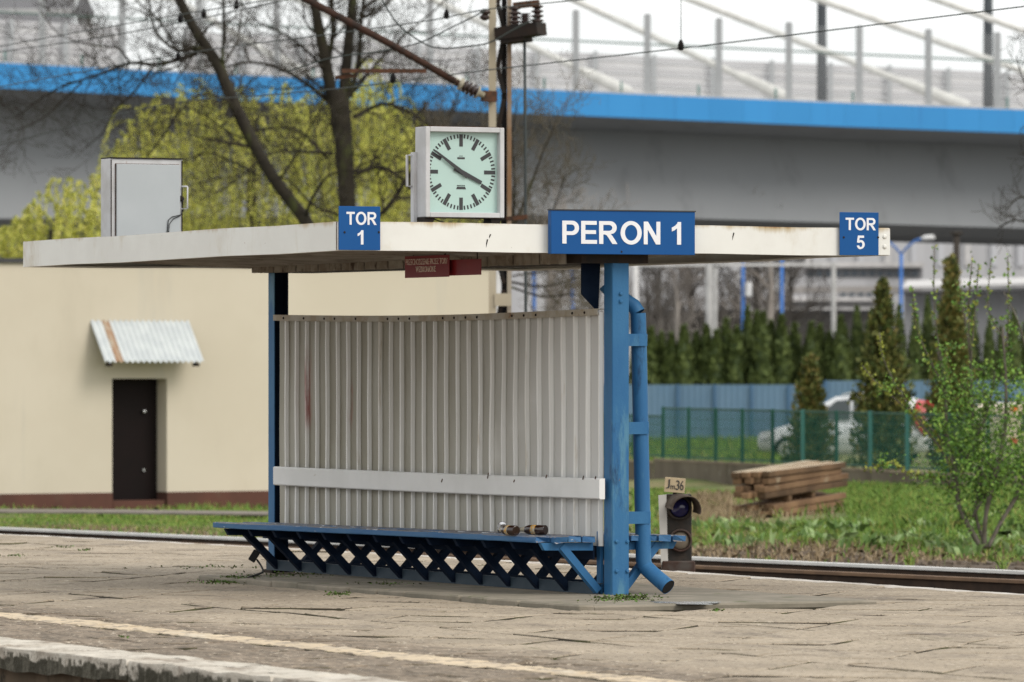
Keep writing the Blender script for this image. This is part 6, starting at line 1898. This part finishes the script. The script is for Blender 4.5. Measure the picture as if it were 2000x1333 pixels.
# ================================================================== CLOCK AND SECOND CLOCK
def clock():
    X0, X1, Z0, Z1, Y0, Y1 = 17.18, 17.77, 2.60, 3.212, 36.55, 36.72
    t = thing('platform_clock', ((X0 + X1) / 2, 36.63, 2.555), 'square station clock with pale green dial showing nine minutes to four', 'clock')
    m = MB()
    f = .034
    m.bbox((X0, Y0, Z0), (X0 + f, Y1, Z1), .004); m.bbox((X1 - f, Y0, Z0), (X1, Y1, Z1), .004)
    m.bbox((X0 + f, Y0, Z0), (X1 - f, Y1, Z0 + f), .003); m.bbox((X0 + f, Y0, Z1 - f), (X1 - f, Y1, Z1), .003)
    m.box((X0 + f - .002, Y0 + .09, Z0 + f - .002), (X1 - f + .002, Y0 + .10, Z1 - f + .002))
    m.build('housing', CLOCKF, t)
    m = MB(); m.box((X0 + .003, Y0 + .003, Z1 + .0005), (X1 - .003, Y1 - .003, Z1 + .004)); m.box((X0 + .02, Y0 + .01, Z0 - .004), (X1 - .02, Y1 - .01, Z0 - .0005)); m.build('rusty_edge', RUST, t)
    m = MB(); m.box((X0 + f, Y0 + .045, Z0 + f), (X1 - f, Y0 + .049, Z1 - f)); dial = m.build('dial', DIAL, t)
    yy = Y0 + .0445
    cx, cz = at_sign(900.5, 336.5, yy).x, at_sign(900.5, 336.5, yy).z
    R = .256
    tick = MB()
    for i in range(60):
        a = math.radians(i * 6)
        d = Vector((math.sin(a), 0, math.cos(a))); s = Vector((math.cos(a), 0, -math.sin(a)))
        if i % 5 == 0:
            b = MB(); L, w_ = (.083, .026)
            p = Vector((cx, yy, cz))
            b.prism([p + d * (R - L) - s * w_ / 2, p + d * (R - L) + s * w_ / 2, p + d * R + s * w_ / 2, p + d * R - s * w_ / 2], (0, -.0015, 0)); b.build('hour_mark', DIALK, dial)
        else:
            p = Vector((cx, yy, cz)); L, w_ = .027, .0105
            tick.prism([p + d * (R - L) - s * w_ / 2, p + d * (R - L) + s * w_ / 2, p + d * R + s * w_ / 2, p + d * R - s * w_ / 2], (0, -.0015, 0))
    tick.build('minute_marks', DIALK, dial, kind='stuff')
    for (ang, L, tail, w0, w1, y, nm) in ((115.5, .165, .06, .034, .024, -.008, 'hour_hand'), (305.2, .243, .05, .030, .012, -.014, 'minute_hand')):
        a = math.radians(ang); d = Vector((math.sin(a), 0, math.cos(a))); s = Vector((math.cos(a), 0, -math.sin(a))); p = Vector((cx, yy + y, cz))
        b = MB(); b.prism([p - d * tail - s * w0 / 2, p - d * tail + s * w0 / 2, p + d * L + s * w1 / 2, p + d * L - s * w1 / 2], (0, -.003, 0)); b.build(nm, DIALK, dial)
    b = MB()                                   # maker's marks, too small to read
    for (z, w_, h) in ((.094, .055, .012), (-.108, .072, .016)):
        b.prism([(cx - w_ / 2, yy, cz + z - h / 2), (cx + w_ / 2, yy, cz + z - h / 2), (cx + w_ * (.5 if z > 0 else .42), yy, cz + z + h / 2), (cx - w_ * (.5 if z > 0 else .42), yy, cz + z + h / 2)], (0, -.0015, 0))
    for k in range(7): b.box((cx - .030 + k * .0088, yy - .0015, cz - .096), (cx - .030 + k * .0088 + .005, yy, cz - .088))
    for k in range(4): b.box((cx - .014 + k * .0075, yy - .0015, cz + .106), (cx - .014 + k * .0075 + .004, yy, cz + .111))
    b.build('maker_mark', DIALK, dial)
    # back door flange and handle on the left side
    m = MB(); m.box((X0 - .024, Y1 - .03, Z0 - .03), (X0 - .001, Y1 + .02, Z1 - .17)); m.build('side_flange', BOXE, t)
    m = MB(); m.tube([(X0 - .02, Y1, Z1 - .19), (X0 - .055, Y1 + .01, Z1 - .19), (X0 - .055, Y1 + .01, Z1 - .40), (X0 - .02, Y1, Z1 - .40)], .010, 6); m.build('handle', BOXE, t)
    for (xa, xb) in ((X0 + .0, X0 + .08), (X1 - .09, X1 - .01)):
        m = MB(); m.prism([(xa, Y0 + .02, Z0), (xb, Y0 + .02, Z0), (xb - .02, Y0 + .02, Z0 - .045), (xa, Y0 + .02, Z0 - .065)], (0, .12, 0)); m.build('foot', DARKST, t)
    m = MB(); m.tube([(X0 + .07, Y0 + .08, Z0 - .003), (X0 + .11, Y0 + .05, Z0 - .02), (X0 + .17, Y0 + .02, Z0 - .045)], .004, 5); m.build('cable', CABLE, t)
clock()
def rear_clock():  # second platform clock, standing with its back to the camera
    X0, X1, Y0, Y1, Z0, Z1 = 16.99, 17.58, 41.70, 41.90, 2.535, 3.155
    t = thing('second_clock', ((X0 + X1) / 2, 41.8, 2.54), 'pale grey back of a second station clock with closed door on the far canopy end', 'rear_clock')
    m = MB(); m.bbox((X0, Y0 + .012, Z0), (X1, Y1, Z1), .005); m.build('housing', BOXE, t)
    m = MB(); m.box((X0 + .001, Y0, Z1 + .001), (X1 - .001, Y1, Z1 + .008)); m.build('lid', DARKST, t)
    m = MB(); m.box((X1 - .010, Y0 + .004, Z0), (X1 - .004, Y0 + .011, Z1 - .01)); m.box((X0 + .004, Y0 + .004, Z0), (X0 + .010, Y0 + .011, Z1 - .01)); m.build('edge_strip', DARKST, t)
    m = MB(); m.bbox((X0 + .045, Y0 - .012, Z0 + .03), (X1 - .03, Y0 + .010, Z1 - .042), .003); dr = m.build('door', BOX, t)
    m = MB(); m.box((X0 + .040, Y0 + .004, Z0 + .02), (X0 + .0446, Y0 + .0115, Z1 - .038)); m.box((X0 + .040, Y0 + .004, Z1 - .0415), (X1 - .03, Y0 + .0115, Z1 - .038)); m.build('rust_seam', RUST, dr)
    m = MB(); m.box((X0 + .05, Y0 - .006, Z0 + .0265), (X1 - .03, Y0 + .011, Z0 + .0295)); m.build('door_shadow_gap', DARKST, dr)
    m = MB(); m.tube([(X1 - .02, Y0 - .01, Z1 - .205), (X1 + .02, Y0 - .03, Z1 - .205), (X1 + .022, Y0 - .03, Z1 - .21), (X1 + .022, Y0 - .03, Z1 - .37), (X1 - .02, Y0 - .01, Z1 - .375)], .006, 6); m.build('handle', BOXE, dr)
    m = MB(); m.lathe([(0, .022), (.012, .02), (.02, .012)], (X1 - .014, Y0 + .01, Z1 - .295), (0, -1, 0), 12); m.build('lock', DARKST, dr)
    m = MB(); m.tube([(X1 - .012, Y0 - .02, Z1 - .31), (X1 - .010, Y0 - .02, Z1 - .39), (X1 - .03, Y0 - .02, Z1 - .42), (X1 - .10, Y0 - .02, Z1 - .435), (X1 - .13, Y0 - .02, Z1 - .46), (X1 - .14, Y0 - .02, Z1 - .56)], .0035, 5)
    m.tube([(X1 - .03, Y0 - .02, Z1 - .425), (X1 - .09, Y0 - .02, Z1 - .45), (X1 - .122, Y0 - .02, Z1 - .49), (X1 - .128, Y0 - .02, Z1 - .56)], .003, 5); m.build('cable', CABLE, t)
rear_clock()

# ================================================================== BOTTLES AND CAN
def bottle(px, py, ang_lat, lab):
    """lying bottle: px,py is the centre of its base disc; the neck points away to the left"""
    l = (px - 1000) / FPX
    axis = W(-math.cos(ang_lat), math.sin(ang_lat), 0).normalized()
    r = .034
    dep = 41.0
    b = U(px, py, dep); z = seat_z(b.y) + r + .002
    # slide in depth until the base sits on the seat
    dep = (CAMZ - z) * FPX / (py - HOR); b = U(px, py, dep); z = seat_z(b.y) + r + .002; dep = (CAMZ - z) * FPX / (py - HOR); b = U(px, py, dep)
    dep = min(max(dep, 40.75), 41.3); b = U(px, py, dep); b.z = seat_z(b.y) + r + .002
    t = thing('beer_bottle', b, lab, 'bottle', 'empty bottles on the bench')
    m = MB(); m.lathe([(0, .028), (.004, .034), (.14, .034), (.165, .028), (.185, .016), (.235, .0135), (.24, .0125)], b, axis, 20); gl = m.build('glass', BOTG, t)
    m = MB(); m.lathe([(.075, .0343), (.115, .0343)], b, axis, 20); m.build('paper_label', BLAB, t)
    m = MB(); m.lathe([(.172, .0245), (.188, .0165), (.215, .0148)], b, axis, 14); m.build('neck_foil', BFOIL, t)
bottle(1008, 1036.5, rad(60), 'brown beer bottle lying against the black can on the bench')
bottle(1066, 1035.5, rad(38), 'brown beer bottle lying alone on the bench near the post')
b = G(981, 1031, .47); l = (981 - 1000) / FPX
p = onX(981, 1030, 18.36); p.z = seat_z(p.y)
t = thing('drink_can', p, 'black drink can with silver top standing tilted behind the bottle', 'can')
axis = (Vector((0, 0, 1)) + W(.04, -1.35, 0)).normalized()
q = p + Vector((0, 0, .028)) - axis * .04
m = MB(); m.lathe([(0, .024), (.008, .032), (.075, .032)], q, axis, 20); m.build('can_body', CANB, t)
m = MB(); m.lathe([(.0752, .0325), (.082, .0335), (.084, .031), (.081, .028), (.080, .004)], q, axis, 20); m.build('can_top', CANT, t)

# tidy the bookkeeping properties
for o in bpy.data.objects:
    for k in ('_w', '_local'):
        if k in o: del o[k]
